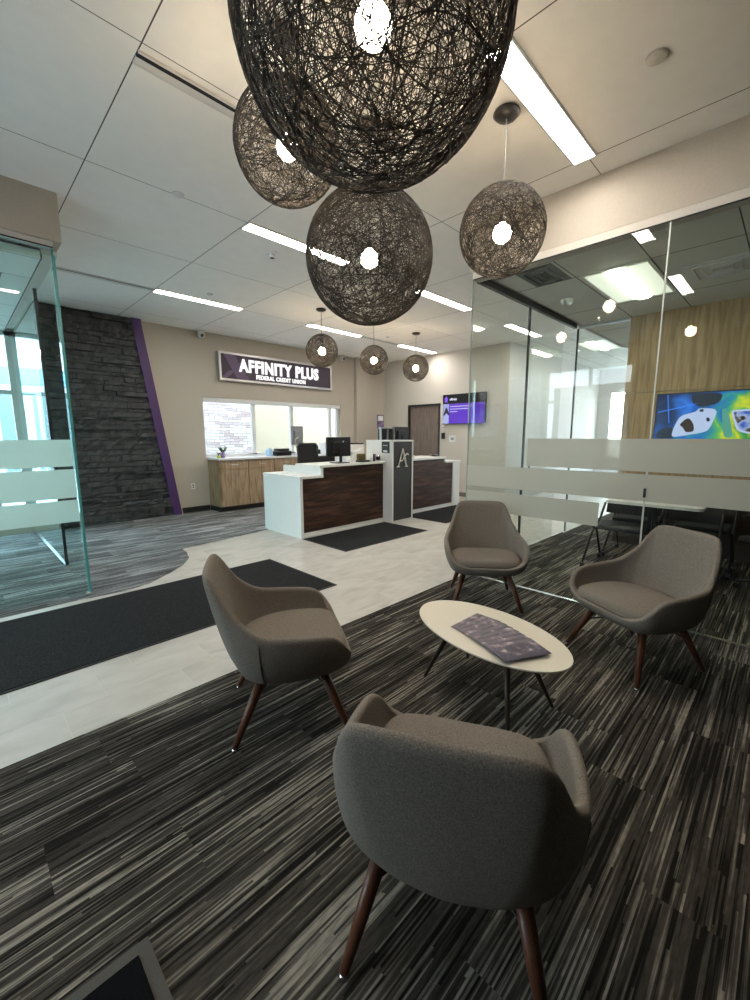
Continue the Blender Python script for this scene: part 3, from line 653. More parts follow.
obj('glass_edge', bx(0.004 - 0.012, 0.004, GY + 0.02, GY + 0.04, 0.03, 2.92), 'glass_edge', gp)
obj('return_panel', bx(-0.008, 0.004, GY + 0.04, GY + 0.16, 0.03, 2.92), 'glass_sky_tint', gp)

# ================================================================ teller desks
def rectface(bm, *a): return box(bm, *a)
d1 = thing('teller_desk', 'white and walnut teller desk left of the logo tower', 'desk', (3.36, 4.82, 0))
obj('end_panel', bx(0, 0.045, 0, 0.97, 0, 0.845), 'white_lam', d1)
obj('front_panel', prism(bmesh.new(), [(0.045, 0.06, 0.06), (1.725, 0.06, 0.06), (1.725, 0.06, 0.985), (0.40, 0.06, 0.985), (0.40, 0.06, 0.845), (0.045, 0.06, 0.845)], (0, 0.02, 0)), 'walnut_panel', d1)
obj('plinth', bx(0.045, 1.725, 0.065, 0.9, 0.0, 0.058), 'white_lam', d1)
obj('writing_ledge', bx(-0.005, 0.365, -0.01, 0.975, 0.846, 0.885, 0.004), 'white_lam', d1)
obj('riser', bx(0.366, 0.405, -0.01, 0.975, 0.846, 0.99), 'white_lam', d1)
obj('countertop', bx(0.34, 1.722, -0.012, 0.60, 0.991, 1.025, 0.004), 'white_lam', d1)
obj('work_surface', bx(0.42, 1.72, 0.605, 0.95, 0.70, 0.735), 'white_lam', d1)
obj('side_panel', bx(1.68, 1.72, 0.085, 0.95, 0.06, 0.699), 'white_lam', d1)
tw = thing('logo_tower', 'tall white tower with charcoal front and silver letter logo', 'cabinet', (5.09, 4.68, 0))
obj('body', bx(0, 0.535, 0.012, 0.60, 0, 1.35), 'white_lam', tw)
obj('top', bx(-0.005, 0.54, -0.012, 0.605, 1.3505, 1.372), 'white_lam', tw)
bm = bmesh.new(); box(bm, 0, 0.03, -0.01, 0.011, 0, 1.35); box(bm, 0.505, 0.535, -0.01, 0.011, 0, 1.35); obj('frame', bm, 'white_lam', tw)
obj('front_panel', bx(0.031, 0.504, -0.002, 0.011, 0.02, 1.345), 'grey_panel', tw)
# logo: letter A with sweeping r stroke
lg = bmesh.new(); yq = -0.008
def stroke(pts, ws):
    V = [Vector((p[0], yq, p[1])) for p in pts]
    tube(lg, V, ws, 6)
cx = 0.205; cz = 0.93
stroke([(cx - 0.055, cz), (cx + 0.015, cz + 0.17), (cx + 0.06, cz + 0.30)], [0.011, 0.010, 0.009])
stroke([(cx + 0.06, cz + 0.30), (cx + 0.115, cz + 0.12), (cx + 0.145, cz)], [0.009, 0.016, 0.015])
stroke([(cx - 0.02, cz + 0.09), (cx + 0.05, cz + 0.10), (cx + 0.10, cz + 0.17), (cx + 0.17, cz + 0.215), (cx + 0.215, cz + 0.19)], [0.008, 0.009, 0.011, 0.013, 0.007])
stroke([(cx - 0.095, cz - 0.002), (cx - 0.015, cz - 0.002)], 0.009); stroke([(cx + 0.105, cz - 0.002), (cx + 0.185, cz - 0.002)], 0.009)
obj('logo', lg, 'logo_silver', tw)
d2 = thing('teller_desk', 'walnut fronted teller desk right of the logo tower', 'desk', (5.63, 4.96, 0))
obj('front_panel', prism(bmesh.new(), [(0.0, 0.0, 0.07), (1.60, 0.0, 0.07), (1.60, 0.0, 0.90), (1.30, 0.0, 0.90), (1.30, 0.0, 0.985), (0.0, 0.0, 0.985)], (0, 0.02, 0)), 'walnut_panel', d2)
obj('plinth', bx(0.0, 1.60, 0.005, 0.85, 0, 0.068), 'white_lam', d2)
obj('countertop', bx(-0.003, 1.34, -0.03, 0.60, 0.991, 1.03, 0.004), 'white_lam', d2)
obj('riser', bx(1.305, 1.34, -0.015, 0.9, 0.935, 0.990), 'white_lam', d2)
obj('writing_ledge', bx(1.3405, 1.86, -0.03, 0.95, 0.90, 0.934, 0.004), 'white_lam', d2)
obj('end_panel', bx(1.601, 1.85, -0.02, 0.92, 0, 0.899), 'white_lam', d2)
# things on the desks
def monitor(name, x, y, z, w_, h_, label, rz=0.0, m='black_plastic', stand=True, group=None, hb=0.10):
    t = thing(name, label, 'monitor', (x, y, z), rz, group)
    hb = hb if stand else 0.0
    obj('screen', bx(-w_ / 2, w_ / 2, -0.02, 0.015, hb, hb + h_, 0.006), m, t)
    obj('back_shell', bx(-w_ * 0.28, w_ * 0.28, -0.045, -0.0205, hb + h_ * 0.2, hb + h_ * 0.75, 0.008), m, t)
    if stand:
        obj('neck', bx(-0.025, 0.025, -0.06, -0.046, 0.012, hb + h_ * 0.45), m, t); obj('foot', bx(-0.12, 0.12, -0.13, 0.08, 0.0, 0.012, 0.004), m, t)
    return t
mo = monitor('monitor', 4.26, 5.05, 1.0265, 0.48, 0.30, 'black computer monitor seen from behind on the left teller desk')
obj('maker_mark', lathe(bmesh.new(), [(0, 0), (0.014, 0), (0.014, 0.002), (0, 0.002)], segs=16), 'steel', mo).matrix_local = Matrix.Translation((0.06, -0.047, 0.33)) @ Matrix.Rotation(PI / 2, 4, 'X')
ar = thing('monitor_mount', 'white articulated monitor arm beside the black monitor', 'monitor arm', (4.66, 5.20, 1.0265))
obj('base', lathe(bmesh.new(), [(0, 0), (0.05, 0), (0.05, 0.015), (0.02, 0.02), (0.02, 0.08), (0, 0.08)], segs=18), 'white_plastic', ar, True)
obj('lower_arm', tube(bmesh.new(), [(0, 0, 0.085), (-0.04, 0.0, 0.12), (0.22, 0.02, 0.19)], [0.02, 0.022, 0.020], 10), 'white_plastic', ar, True)
obj('upper_arm', tube(bmesh.new(), [(0.20, -0.03, 0.20), (0.0, -0.05, 0.14), (-0.13, -0.04, 0.20)], [0.018, 0.022, 0.018], 10), 'white_plastic', ar, True)
pr_ = thing('receipt_printer', 'white printer cabinet behind the monitor arm', 'printer', (5.0, 5.60, 0.7355))
obj('body', bx(-0.24, 0.2, -0.15, 0.15, 0, 0.56, 0.01), 'white_plastic', pr_); obj('tray', bx(-0.05, 0.19, -0.14, 0.1, 0.561, 0.585), 'black_plastic', pr_)
ph = thing('desk_phone', 'black desk phone on top of the white printer', 'phone', (4.84, 5.62, 1.2965)); obj('body', bx(-0.05, 0.05, -0.05, 0.05, 0, 0.05, 0.01), 'black_plastic', ph); obj('handset', bx(-0.055, -0.015, -0.06, 0.06, 0.051, 0.075, 0.008), 'black_plastic', ph)
sc_n = thing('card_scanner', 'dark scanner with card slot on the left desk top', 'scanner', (4.70, 4.95, 1.0265)); obj('body', bx(-0.12, 0.08, -0.08, 0.06, 0, 0.03, 0.01), 'black_plastic', sc_n)
obj('stand', bx(-0.09, 0.05, 0.0, 0.07, 0.031, 0.13, 0.01), mat('brass_dark', (0.18, 0.13, 0.05), 0.4, 0.4) and 'brass_dark', sc_n)
hb = thing('spray_bottle', 'white hand sanitizer bottle next to the scanner', 'bottle', (4.82, 4.90, 1.0265)); obj('body', lathe(bmesh.new(), [(0, 0), (0.035, 0), (0.035, 0.11), (0.015, 0.135), (0.012, 0.14), (0, 0.14)], segs=18), 'white_plastic', hb, True); obj('pump', lathe(bmesh.new(), [(0.008, 0.1405), (0.008, 0.17), (0.016, 0.171), (0.016, 0.18), (0, 0.18)], segs=10), 'white_plastic', hb)
cp = thing('tumbler', 'dark purple tumbler on the left desk near the tower', 'cup', (4.91, 4.93, 1.0265)); obj('body', lathe(bmesh.new(), [(0, 0), (0.034, 0), (0.042, 0.12), (0.038, 0.12), (0.03, 0.01), (0, 0.01)], segs=20), mat('dark_purple', (0.03, 0.015, 0.04), 0.35) and 'dark_purple', cp, True)
cp = thing('pen_cup', 'silver and black pen cup beside the tower', 'cup', (5.02, 4.93, 1.0265)); obj('body', lathe(bmesh.new(), [(0, 0), (0.036, 0), (0.036, 0.10), (0.033, 0.10), (0.033, 0.01), (0, 0.01)], segs=20), 'chrome', cp, True); obj('sleeve', lathe(bmesh.new(), [(0.0365, 0.02), (0.0375, 0.02), (0.0375, 0.08), (0.0365, 0.08)], segs=20), 'black_plastic', cp)
for i, (x, y) in enumerate(((3.52, 5.05), (3.58, 5.42))): 
    p_ = obj('notepad', bx(-0.11, 0.11, -0.07, 0.07, 0, 0.006), 'paper', loc=(x, y, 0.8855)); p_.rotation_euler = (0, 0, 0.3 * i + 0.1); tag(p_, ('white paper slip on the low ledge, nearer the front edge', 'white paper slip on the low ledge, further back by the riser')[i], 'paper', 'paper slips on the low ledge')
cs = thing('card_holder', 'small black notice on the left side of the logo tower', 'sign', (5.089, 4.815, 1.16)); obj('plate', bx(-0.014, -0.001, -0.085, 0.085, 0, 0.19, 0.003), 'grey_panel', cs); obj('notice', bx(-0.0165, -0.0145, -0.045, 0.045, 0.012, 0.045), 'paper', cs); obj('lettering', bx(-0.0165, -0.0145, -0.05, 0.05, 0.12, 0.13), 'steel', cs)
ps = thing('photo_stand', 'small picture card standing on the logo tower', 'sign', (5.27, 5.20, 1.373)); obj('card', bx(0.0, 0.16, -0.01, 0.0, 0.20, 0.43), 'photo_card', ps)
obj('highlight', bx(0.02, 0.14, -0.012, -0.0105, 0.33, 0.41), 'paper', ps)
obj('post', bx(0.06, 0.10, 0.001, 0.01, 0.0, 0.43), 'white_plastic', ps)
gd = thing('brochure_rack', 'black compartment rack with silver frame on top of the tower', 'rack', (5.165, 4.98, 1.373)); obj('back', bx(0.0, 0.33, 0.06, 0.09, 0, 0.19), 'mesh_black', gd)
bm = bmesh.new()
for x in (0.0, 0.165, 0.32): box(bm, x, x + 0.014, 0.02, 0.059, 0, 0.20)
box(bm, 0.0, 0.334, 0.02, 0.09, 0.201, 0.213); obj('frame', bm, 'steel', gd)
monitor('monitor', 6.12, 5.40, 1.0315, 0.44, 0.29, 'black computer monitor behind the logo tower', stand=True, hb=0.29)
bpc = thing('paper_tray', 'small white paper stack in front of the far monitor', 'paper', (6.0, 5.08, 1.0315)); obj('stack', bx(-0.13, 0.10, -0.05, 0.05, 0, 0.04), 'paper', bpc); obj('top_sheet', bx(-0.10, 0.12, -0.045, 0.055, 0.041, 0.046), 'white_plastic', bpc)
ms = thing('pin_pad', 'small black pin pad at the right end of the far desk', 'pin pad', (6.85, 5.10, 1.0315)); obj('body', bx(-0.08, 0.06, -0.05, 0.05, 0, 0.03, 0.008), 'black_plastic', ms); obj('keys', bx(-0.05, 0.03, -0.03, 0.03, 0.031, 0.035), 'grey_plastic', ms)
# task chairs behind desk
def task_chair(x, y, rz, label, name='task_chair', H_=0.95, group='black task chairs behind the teller desk'):
    t = thing(name, label, 'chair', (x, y, 0), rz, group)
    b = bmesh.new(); b = box(b, -0.23, 0.23, -0.23, 0.22, 0.44, 0.51, 0.025); obj('seat', b, 'mesh_black', t)
    b = bmesh.new(); tube(b, [(-0.22, 0.25, 0.58), (-0.23, 0.28, H_ - 0.05), (-0.19, 0.29, H_), (0.19, 0.29, H_), (0.23, 0.28, H_ - 0.05), (0.22, 0.25, 0.58)], 0.016, 8, closed=True); obj('back_frame', b, 'black_plastic', t)
    obj('back_mesh', prism(bmesh.new(), [(-0.215, 0.262, 0.59), (0.215, 0.262, 0.59), (0.21, 0.282, H_ - 0.01), (-0.21, 0.282, H_ - 0.01)], (0, 0.006, 0)), 'mesh_black', t)
    obj('spine', tube(bmesh.new(), [(0, 0.10, 0.42), (0, 0.27, 0.44), (0, 0.31, 0.70)], 0.02, 8), 'black_plastic', t)
    obj('column', tube(bmesh.new(), [(0, 0, 0.12), (0, 0, 0.44)], 0.028, 12), 'black_metal', t)
    for s in (-1, 1): obj('armrest', tube(bmesh.new(), [(s * 0.25, 0.1, 0.46), (s * 0.29, 0.08, 0.62), (s * 0.29, -0.12, 0.67), (s * 0.29, 0.14, 0.67)], 0.016, 8), 'black_plastic', t)
    for k in range(5):
        a = 2 * PI * k / 5 + 0.3; l_ = obj('leg', tube(bmesh.new(), [(0.02 * math.cos(a), 0.02 * math.sin(a), 0.11), (0.30 * math.cos(a), 0.30 * math.sin(a), 0.075)], [0.024, 0.015], 8), 'black_plastic', t)
        obj('caster', tube(bmesh.new(), [(0.30 * math.cos(a) - 0.022 * math.sin(a), 0.30 * math.sin(a) + 0.022 * math.cos(a), 0.034), (0.30 * math.cos(a) + 0.022 * math.sin(a), 0.30 * math.sin(a) - 0.022 * math.cos(a), 0.034)], 0.026, 12), 'black_plastic', l_)
    return t
tc0 = task_chair(4.75, 6.25, 0.0, 'black mesh task chair behind the left teller desk', H_=1.30)
# counter with cabinets under the window
cb = thing('base_cabinet', 'light oak base cabinet run under the long window', 'cabinet', (3.50, 7.60, 0))
obj('carcass', bx(0, 1.75, 0.02, 0.495, 0.10, 0.99), 'wood_cabinet', cb); obj('toe_kick', bx(0.0, 1.75, 0.05, 0.49, 0, 0.099), 'baseboard', cb)
for i in range(3):
    x = 0.02 + i * 0.58
    d_ = obj('drawer', bx(x, x + 0.565, 0.0, 0.019, 0.815, 0.98), 'wood_cabinet', cb); obj('handle', tube(bmesh.new(), [(x + 0.21, -0.001, 0.90), (x + 0.22, -0.03, 0.90), (x + 0.35, -0.03, 0.90), (x + 0.36, -0.001, 0.90)], 0.006, 6), 'steel', d_)
for i in range(3):
    x = 0.02 + i * 0.58
    for j in (0, 1):
        xa = x + j * 0.2835; d_ = obj('door', bx(xa, xa + 0.28, 0.0, 0.019, 0.105, 0.805), 'wood_cabinet', cb)
        if i == 0: 
            hx = xa + (0.255 if j == 0 else 0.025); obj('handle', tube(bmesh.new(), [(hx, -0.001, 0.60), (hx, -0.03, 0.61), (hx, -0.03, 0.73), (hx, -0.001, 0.74)], 0.006, 6), 'steel', d_)
ct = thing('counter_top', 'long white worktop under the window', 'worktop', (3.48, 7.57, 0.991)); obj('slab', bx(0, 3.45, 0, 0.52, 0, 0.04, 0.004), 'counter_white', ct); obj('support_leg', bx(3.38, 3.43, 0.03, 0.5, -0.99, -0.001), 'white_lam', ct)
dkc = thing('base_cabinet', 'black pedestal cabinet under the right end of the worktop', 'cabinet', (5.27, 7.62, 0)); obj('carcass', bx(0, 1.2, 0.02, 0.47, 0, 0.985), 'black_plastic', dkc)
for z_ in (0.05, 0.37, 0.69): obj('drawer', bx(0.01, 1.19, 0.0, 0.019, z_, z_ + 0.27), 'black_plastic', dkc)
ZC = 1.0315
mo = monitor('monitor', 5.36, 7.75, ZC + 0.22, 0.30, 0.40, 'grey backed portrait monitor in front of the window', m='grey_plastic', stand=False)
obj('arm', tube(bmesh.new(), [(0, -0.0455, 0.16), (-0.10, -0.07, 0.12), (-0.06, -0.04, 0.0), (0.04, 0.02, -0.21)], 0.014, 8), 'alu', mo); obj('foot', bx(-0.08, 0.1, -0.05, 0.1, -0.2195, -0.205), 'alu', mo)
pt = thing('printer', 'low black printer on the window worktop', 'printer', (4.92, 7.75, ZC)); obj('body', bx(-0.16, 0.2, -0.14, 0.14, 0, 0.10, 0.012), 'black_plastic', pt); obj('lid', bx(-0.08, 0.16, -0.12, 0.12, 0.101, 0.15, 0.015), 'black_plastic', pt)
pb = thing('tissue_box', 'pale blue box beside the low black printer', 'box', (4.66, 7.75, ZC)); obj('body', bx(-0.05, 0.05, -0.06, 0.06, 0, 0.14, 0.004), 'cyan_box', pb); obj('tissue', lathe(bmesh.new(), [(0.02, 0.141), (0.035, 0.16), (0.01, 0.185), (0, 0.19)], segs=8), 'paper', pb)
for i, (x, h_, r_) in enumerate(((5.72, 0.12, 0.045), (5.86, 0.085, 0.05), (5.98, 0.10, 0.04))):
    t = thing('desk_gadget', ('tall dark desk gadget right of the grey monitor', 'low round dark gadget between two taller ones on the worktop', 'dark gadget nearest the white case on the worktop')[i], 'gadget', (x, 7.78, ZC), 0, 'dark items on the window worktop')
    obj('body', lathe(bmesh.new(), [(0, 0), (r_, 0), (r_ * 0.8, h_ * 0.5), (r_, h_ * 0.7), (r_ * 0.7, h_), (0, h_)], segs=14), 'black_plastic', t, True); obj('top', lathe(bmesh.new(), [(0, h_ + .001), (r_ * .5, h_ + .001), (0, h_ + .03)], segs=10), 'grey_plastic', t)
wc = thing('sorting_case', 'white sorting case at the right end of the worktop', 'case', (6.25, 7.80, ZC)); obj('body', bx(-0.17, 0.17, -0.12, 0.12, 0, 0.26, 0.006), 'white_plastic', wc); obj('shelf', bx(-0.15, 0.15, -0.13, -0.1205, 0.12, 0.135), 'grey_plastic', wc)
# plants
pl = thing('potted_plant', 'small leafy plant in a purple pot on the worktop', 'plant', (3.68, 7.82, ZC)); obj('pot', lathe(bmesh.new(), [(0, 0), (0.045, 0), (0.055, 0.10), (0.048, 0.10), (0.045, 0.09), (0, 0.09)], segs=20), 'pot', pl, True)
bm = bmesh.new(); rs = random.Random(5)
for k in range(14):
    a = rs.uniform(0, 6.28); L = rs.uniform(0.06, 0.15); h_ = rs.uniform(0.14, 0.24); p0 = Vector((0.01 * math.cos(a), 0.01 * math.sin(a), 0.092)); p1 = Vector((L * math.cos(a), L * math.sin(a), h_)); s = Vector((-math.sin(a), math.cos(a), 0)) * 0.018; m1 = (p0 + p1) / 2 + Vector((0, 0, 0.025))
    v = [bm.verts.new(p) for p in (p0, m1 + s, p1, m1 - s)]; bm.faces.new(v)
    v2 = [bm.verts.new(p + Vector((0, 0, 0.002))) for p in (p0, m1 + s, p1, m1 - s)]; bm.faces.new(v2[::-1])
obj('foliage', bm, 'leaf', pl)
pl = thing('potted_plant', 'tiny lime green plant left of the purple pot', 'plant', (3.57, 7.75, ZC)); obj('pot', lathe(bmesh.new(), [(0, 0), (0.03, 0), (0.035, 0.045), (0, 0.045)], segs=16), 'lime', pl, True); bm = bmesh.new()
for k in range(7):
    a = k * 0.9; tube(bm, [(0, 0, 0.046), (0.015 * math.cos(a), 0.015 * math.sin(a), 0.08), (0.04 * math.cos(a), 0.04 * math.sin(a), 0.11)], [0.006, 0.008, 0.001], 5)
obj('foliage', bm, 'leaf', pl)

# ================================================================ wall mounted
sg = thing('wall_sign', 'long purple sign reading AFFINITY PLUS FEDERAL CREDIT UNION', 'sign', (3.80, YN, 2.52))
SW, SH = 2.77, 0.54
obj('backing', bx(0, SW, -0.10, -0.001, 0, SH), 'sign_frame', sg)
obj('face', bx(0.04, SW - 0.04, -0.108, -0.1005, 0.04, SH - 0.04), 'sign_purple', sg)
bm = bmesh.new()
prism(bm, [(0.09, -0.1095, 0.50), (0.32, -0.1095, 0.50), (0.62, -0.1095, 0.04), (0.36, -0.1095, 0.04)], (0, 0.001, 0)); prism(bm, [(0.04, -0.1095, 0.06), (0.19, -0.1095, 0.19), (0.30, -0.1095, 0.21), (0.27, -0.1095, 0.15), (0.13, -0.1095, 0.04), (0.04, -0.1095, 0.04)], (0, 0.001, 0))
obj('logo_watermark', bm, 'sign_light_purple', sg)
text_mesh('lettering', 'AFFINITY PLUS', 0.33, 0.012, 'sign_white', sg, frame_facing('-y', (1.385, -0.118, 0.20)), 0.013, 1.97, 1.12)
text_mesh('lettering', 'FEDERAL CREDIT UNION', 0.115, 0.008, 'sign_white', sg, frame_facing('-y', (1.385, -0.116, 0.075)), 0.004, 1.22, 1.15)
def cctv(x, y, label):
    t = thing('security_camera', label, 'camera', (x, y, HC - 0.10)); 
    obj('housing', lathe(bmesh.new(), [(0, 0.099), (0.055, 0.099), (0.065, 0.04), (0.06, -0.01), (0.035, -0.04), (0, -0.045)], segs=20), 'white_plastic', t, True)
    l_ = obj('lens', lathe(bmesh.new(), [(0, 0), (0.032, 0), (0.028, 0.012), (0, 0.014)], segs=16), 'black_plastic', t, True); l_.rotation_euler = (PI * 0.62, 0, 0.4); l_.location = (-0.012, -0.058, 0.0)
cctv(3.50, YN - 0.075, 'white dome camera left of the sign'); cctv(6.95, YN - 0.075, 'white dome camera right of the sign')
oo = thing('wall_outlet', 'white outlet low on the wall by the oak cabinet', 'outlet', (3.19, YN, 0.44)); obj('plate', bx(-0.036, 0.036, -0.007, -0.001, 0, 0.115, 0.002), 'white_plastic', oo)
for z_ in (0.022, 0.066): obj('socket', bx(-0.017, 0.017, -0.010, -0.0075, z_, z_ + 0.028), 'vent_grey', oo)
dd = struct('door_2', bx(XE + 0.03, XE + 0.075, DY0 + 0.05, DY1 - 0.05, 0.01, DZ - 0.05), 'door_wood', 'brown wooden door with dark frame in the far wall', 'door')
bm = bmesh.new(); box(bm, XE - 0.015, XE + 0.12, DY0, DY0 + 0.049, 0, DZ); box(bm, XE - 0.015, XE + 0.12, DY1 - 0.049, DY1, 0, DZ); box(bm, XE - 0.015, XE + 0.12, DY0 + 0.05, DY1 - 0.05, DZ - 0.049, DZ); obj('door_frame', bm, 'dark_steel', dd)
obj('door_handle', tube(bmesh.new(), [(XE + 0.028, 6.40, 0.98), (XE - 0.03, 6.40, 0.98), (XE - 0.035, 6.52, 0.98)], 0.011, 8), 'chrome', dd)
tv = thing('wall_screen', 'purple information screen with black header on the far wall', 'screen', (XE, 4.96, 1.71))
TW, TH = 1.14, 0.69
obj('bezel', bx(-0.07, -0.001, 0, TW, 0, TH, 0.004), 'black_plastic', tv)
obj('header', bx(-0.074, -0.0705, 0.015, TW - 0.015, 0.475, TH - 0.015), 'screen_black', tv)
obj('slide', bx(-0.074, -0.0705, 0.015, TW - 0.185, 0.015, 0.47), 'screen_purple', tv); obj('side_panel', bx(-0.074, -0.0705, TW - 0.18, TW - 0.015, 0.015, 0.47), 'screen_pale', tv)
bm = bmesh.new(); prism(bm, [(-0.0765, TW - 0.06, 0.51), (-0.0765, TW - 0.14, 0.51), (-0.0765, TW - 0.15, 0.60), (-0.0765, TW - 0.10, 0.65), (-0.0765, TW - 0.05, 0.60)], (0.002, 0, 0)); obj('icon', bm, 'screen_icon', tv)
text_mesh('lettering', 'affinity', 0.075, 0.001, 'screen_white', tv, frame_facing('-x', (-0.076, TW - 0.30, 0.55)), 0.002)
text_mesh('letter', 'A', 0.22, 0.0015, 'screen_ink', tv, frame_facing('-x', (-0.0765, TW - 0.115, 0.22)), 0.014)
bm = bmesh.new()
for k, w_ in enumerate((0.62, 0.50, 0.20)): box(bm, -0.0765, -0.0745, TW - 0.22 - w_, TW - 0.22, 0.40 - 0.06 * k, 0.415 - 0.06 * k)
obj('text_lines', bm, 'screen_white', tv)
kp = thing('card_reader', 'slim black card reader by the brown door', 'card reader', (XE, 6.10, 1.36)); obj('body', bx(-0.04, -0.001, -0.04, 0.05, 0, 0.15, 0.006), 'black_plastic', kp); obj('face', bx(-0.043, -0.041, -0.02, 0.03, 0.05, 0.12), 'dark_slot', kp)
kp = thing('door_chime', 'small white sensor above the card reader', 'sensor', (XE, 6.10, 1.60)); obj('body', bx(-0.03, -0.001, -0.035, 0.035, 0, 0.10, 0.008), 'white_plastic', kp); obj('grille', bx(-0.033, -0.031, -0.02, 0.02, 0.02, 0.05), 'vent_grey', kp)
th = thing('thermostat', 'square white thermostat under the purple screen', 'thermostat', (XE, 5.83, 1.29)); obj('body', bx(-0.03, -0.001, -0.09, 0.10, 0, 0.15, 0.006), 'white_plastic', th); obj('display', bx(-0.033, -0.031, -0.045, 0.045, 0.045, 0.11), mat('lcd', (0.25, 0.33, 0.38), 0.3) and 'lcd', th)
# conference screen
t2 = thing('wall_screen', 'large bright screen showing colourful phone pictures on the oak wall', 'screen', (X2, -0.16, 1.385))
TW, TH = 1.44, 0.81
TH = 0.56 * 1.0
obj('bezel', bx(-0.06, -0.001, 0, TW, 0, TH, 0.004), 'black_plastic', t2)
obj('picture', bx(-0.064, -0.0605, 0.012, TW - 0.012, 0.015, TH - 0.015), 'conf_screen', t2)
def flat(name, pts, m, x): return obj(name, prism(bmesh.new(), [(x, y, z) for y, z in pts], (0.002, 0, 0)), m, t2)
# device pictures (y measured from the right end of the screen, z from its foot)
def chaikin(P, n=2):
    for _ in range(n):
        Q = []
        for a, b in zip(P, P[1:] + P[:1]): Q += [(a[0] * .8 + b[0] * .2, a[1] * .8 + b[1] * .2), (a[0] * .2 + b[0] * .8, a[1] * .2 + b[1] * .8)]
        P = Q
    return P
mat('picture_dark', (0.01, 0.01, 0.01), 0.3, emit=(0.006, 0.012, 0.022), estr=0.5)
mat('picture_teal', (0.01, 0.01, 0.01), 0.3, emit=(0.08, 0.30, 0.24), estr=0.35)
mat('picture_blue', (0.01, 0.01, 0.01), 0.3, emit=(0.03, 0.22, 0.85), estr=0.35)
flat('pictured_shade', chaikin([(1.10, 0.54), (0.80, 0.54), (0.82, 0.42), (0.97, 0.38), (1.07, 0.41)]), 'picture_dark', -0.0655)
flat('pictured_shade', chaikin([(1.40, 0.12), (1.24, 0.17), (1.20, 0.02), (1.41, 0.02)]), 'picture_dark', -0.0655)
flat('pictured_streak', [(1.41, 0.345), (1.41, 0.332), (1.02, 0.42), (1.02, 0.43)], 'picture_blue', -0.0655)
flat('pictured_streak', [(1.33, 0.54), (1.32, 0.54), (1.28, 0.20), (1.29, 0.20)], 'picture_blue', -0.0655)
flat('pictured_phone', chaikin([(1.25, 0.05), (1.23, 0.16), (1.18, 0.29), (1.03, 0.33), (1.01, 0.37), (0.86, 0.36), (0.835, 0.31), (0.89, 0.12), (0.94, 0.09), (1.21, 0.035)]), 'phone_pale', -0.0665)
flat('pictured_shape', chaikin([(1.18, 0.18), (1.13, 0.245), (1.09, 0.26), (1.04, 0.19), (1.03, 0.10), (1.11, 0.09), (1.14, 0.15)]), 'phone_dark', -0.0685)
flat('pictured_camera', chaikin([(0.93, 0.26), (0.90, 0.26), (0.89, 0.22), (0.92, 0.21)]), 'picture_dark', -0.0685)
flat('pictured_camera', chaikin([(1.00, 0.355), (0.96, 0.36), (0.96, 0.325), (1.00, 0.33)]), 'picture_dark', -0.0685)
flat('pictured_bottle', chaikin([(0.80, 0.36), (0.755, 0.36), (0.71, 0.23), (0.67, 0.03), (0.75, 0.03), (0.775, 0.18)]), 'picture_teal', -0.0665)
flat('pictured_frame', chaikin([(0.715, 0.32), (0.685, 0.34), (0.05, 0.34), (0.05, 0.07), (0.53, 0.07), (0.61, 0.09), (0.65, 0.12)], 1), 'phone_pale', -0.0665)
flat('pictured_view', chaikin([(0.695, 0.31), (0.67, 0.32), (0.07, 0.32), (0.07, 0.09), (0.53, 0.09), (0.60, 0.11), (0.635, 0.14)], 1), 'phone_picture', -0.0685)
# ================================================================ mats
def floor_mat(x0, x1, y0, y1, label, m='mat_black', bd='rubber', b_=0.025, z0=0.0):
    t = thing('floor_mat', label, 'mat', ((x0 + x1) / 2, (y0 + y1) / 2, z0)); sx, sy = (x1 - x0) / 2, (y1 - y0) / 2
    b = bmesh.new(); box(b, -sx, sx, -sy, -sy + b_, 0, 0.006); box(b, -sx, sx, sy - b_, sy, 0, 0.006); box(b, -sx, -sx + b_, -sy + b_, sy - b_, 0, 0.006); box(b, sx - b_, sx, -sy + b_, sy - b_, 0, 0.006)
    obj('border', b, bd, t); obj('pile', bx(-sx + b_, sx - b_, -sy + b_, sy - b_, 0.0, 0.010), m, t)
floor_mat(-2.2, 2.52, 3.04, 4.28, 'long charcoal entry mat running under the left chair', z0=0.0005)
floor_mat(3.36, 5.03, 3.87, 4.79, 'black mat in front of the left teller desk', z0=0.0005)
floor_mat(5.66, 7.33, 3.98, 4.92, 'black mat in front of the right teller desk', z0=0.0005)
floor_mat(-0.9, 0.248, 0.3, 1.185, 'black mat with grey rubber border at the bottom left corner', 'mat_rib', 'rubber_grey', 0.034, 0.0065)

# ================================================================ lounge chairs
def catmull(P, n, closed=True):
    out = []; m = len(P)
    for i in range(m):
        p0, p1, p2, p3 = P[i - 1], P[i], P[(i + 1) % m], P[(i + 2) % m]
        for k in range(n):
            t = k / n; out.append(0.5 * ((2 * p1) + (-p0 + p2) * t + (2 * p0 - 5 * p1 + 4 * p2 - p3) * t * t + (-p0 + 3 * p1 - 3 * p2 + p3) * t ** 3))
    return out
ST = [((0, -.305, .385), (0, -.31, .32), (0, -.20, .29)),
      ((.20, -.300, .390), (.23, -.295, .32), (.15, -.19, .29)),
      ((.312, -.272, .450), (.315, -.25, .325), (.21, -.15, .285)),
      ((.350, -.190, .530), (.345, -.14, .325), (.235, -.08, .285)),
      ((.360, -.02, .552), (.355, .01, .325), (.24, .02, .285)),
      ((.342, .140, .575), (.345, .14, .335), (.225, .11, .285)),
      ((.292, .252, .660), (.30, .235, .35), (.19, .17, .285)),
      ((.242, .342, .790), (.22, .28, .365), (.12, .205, .285)),
      ((.175, .378, .832), (.15, .295, .37), (.08, .215, .285)),
      ((.0, .388, .836), (.0, .305, .37), (.0, .225, .285))]
full = ST + [tuple((-a[0], a[1], a[2]) for a in s) for s in ST[-2:0:-1]]
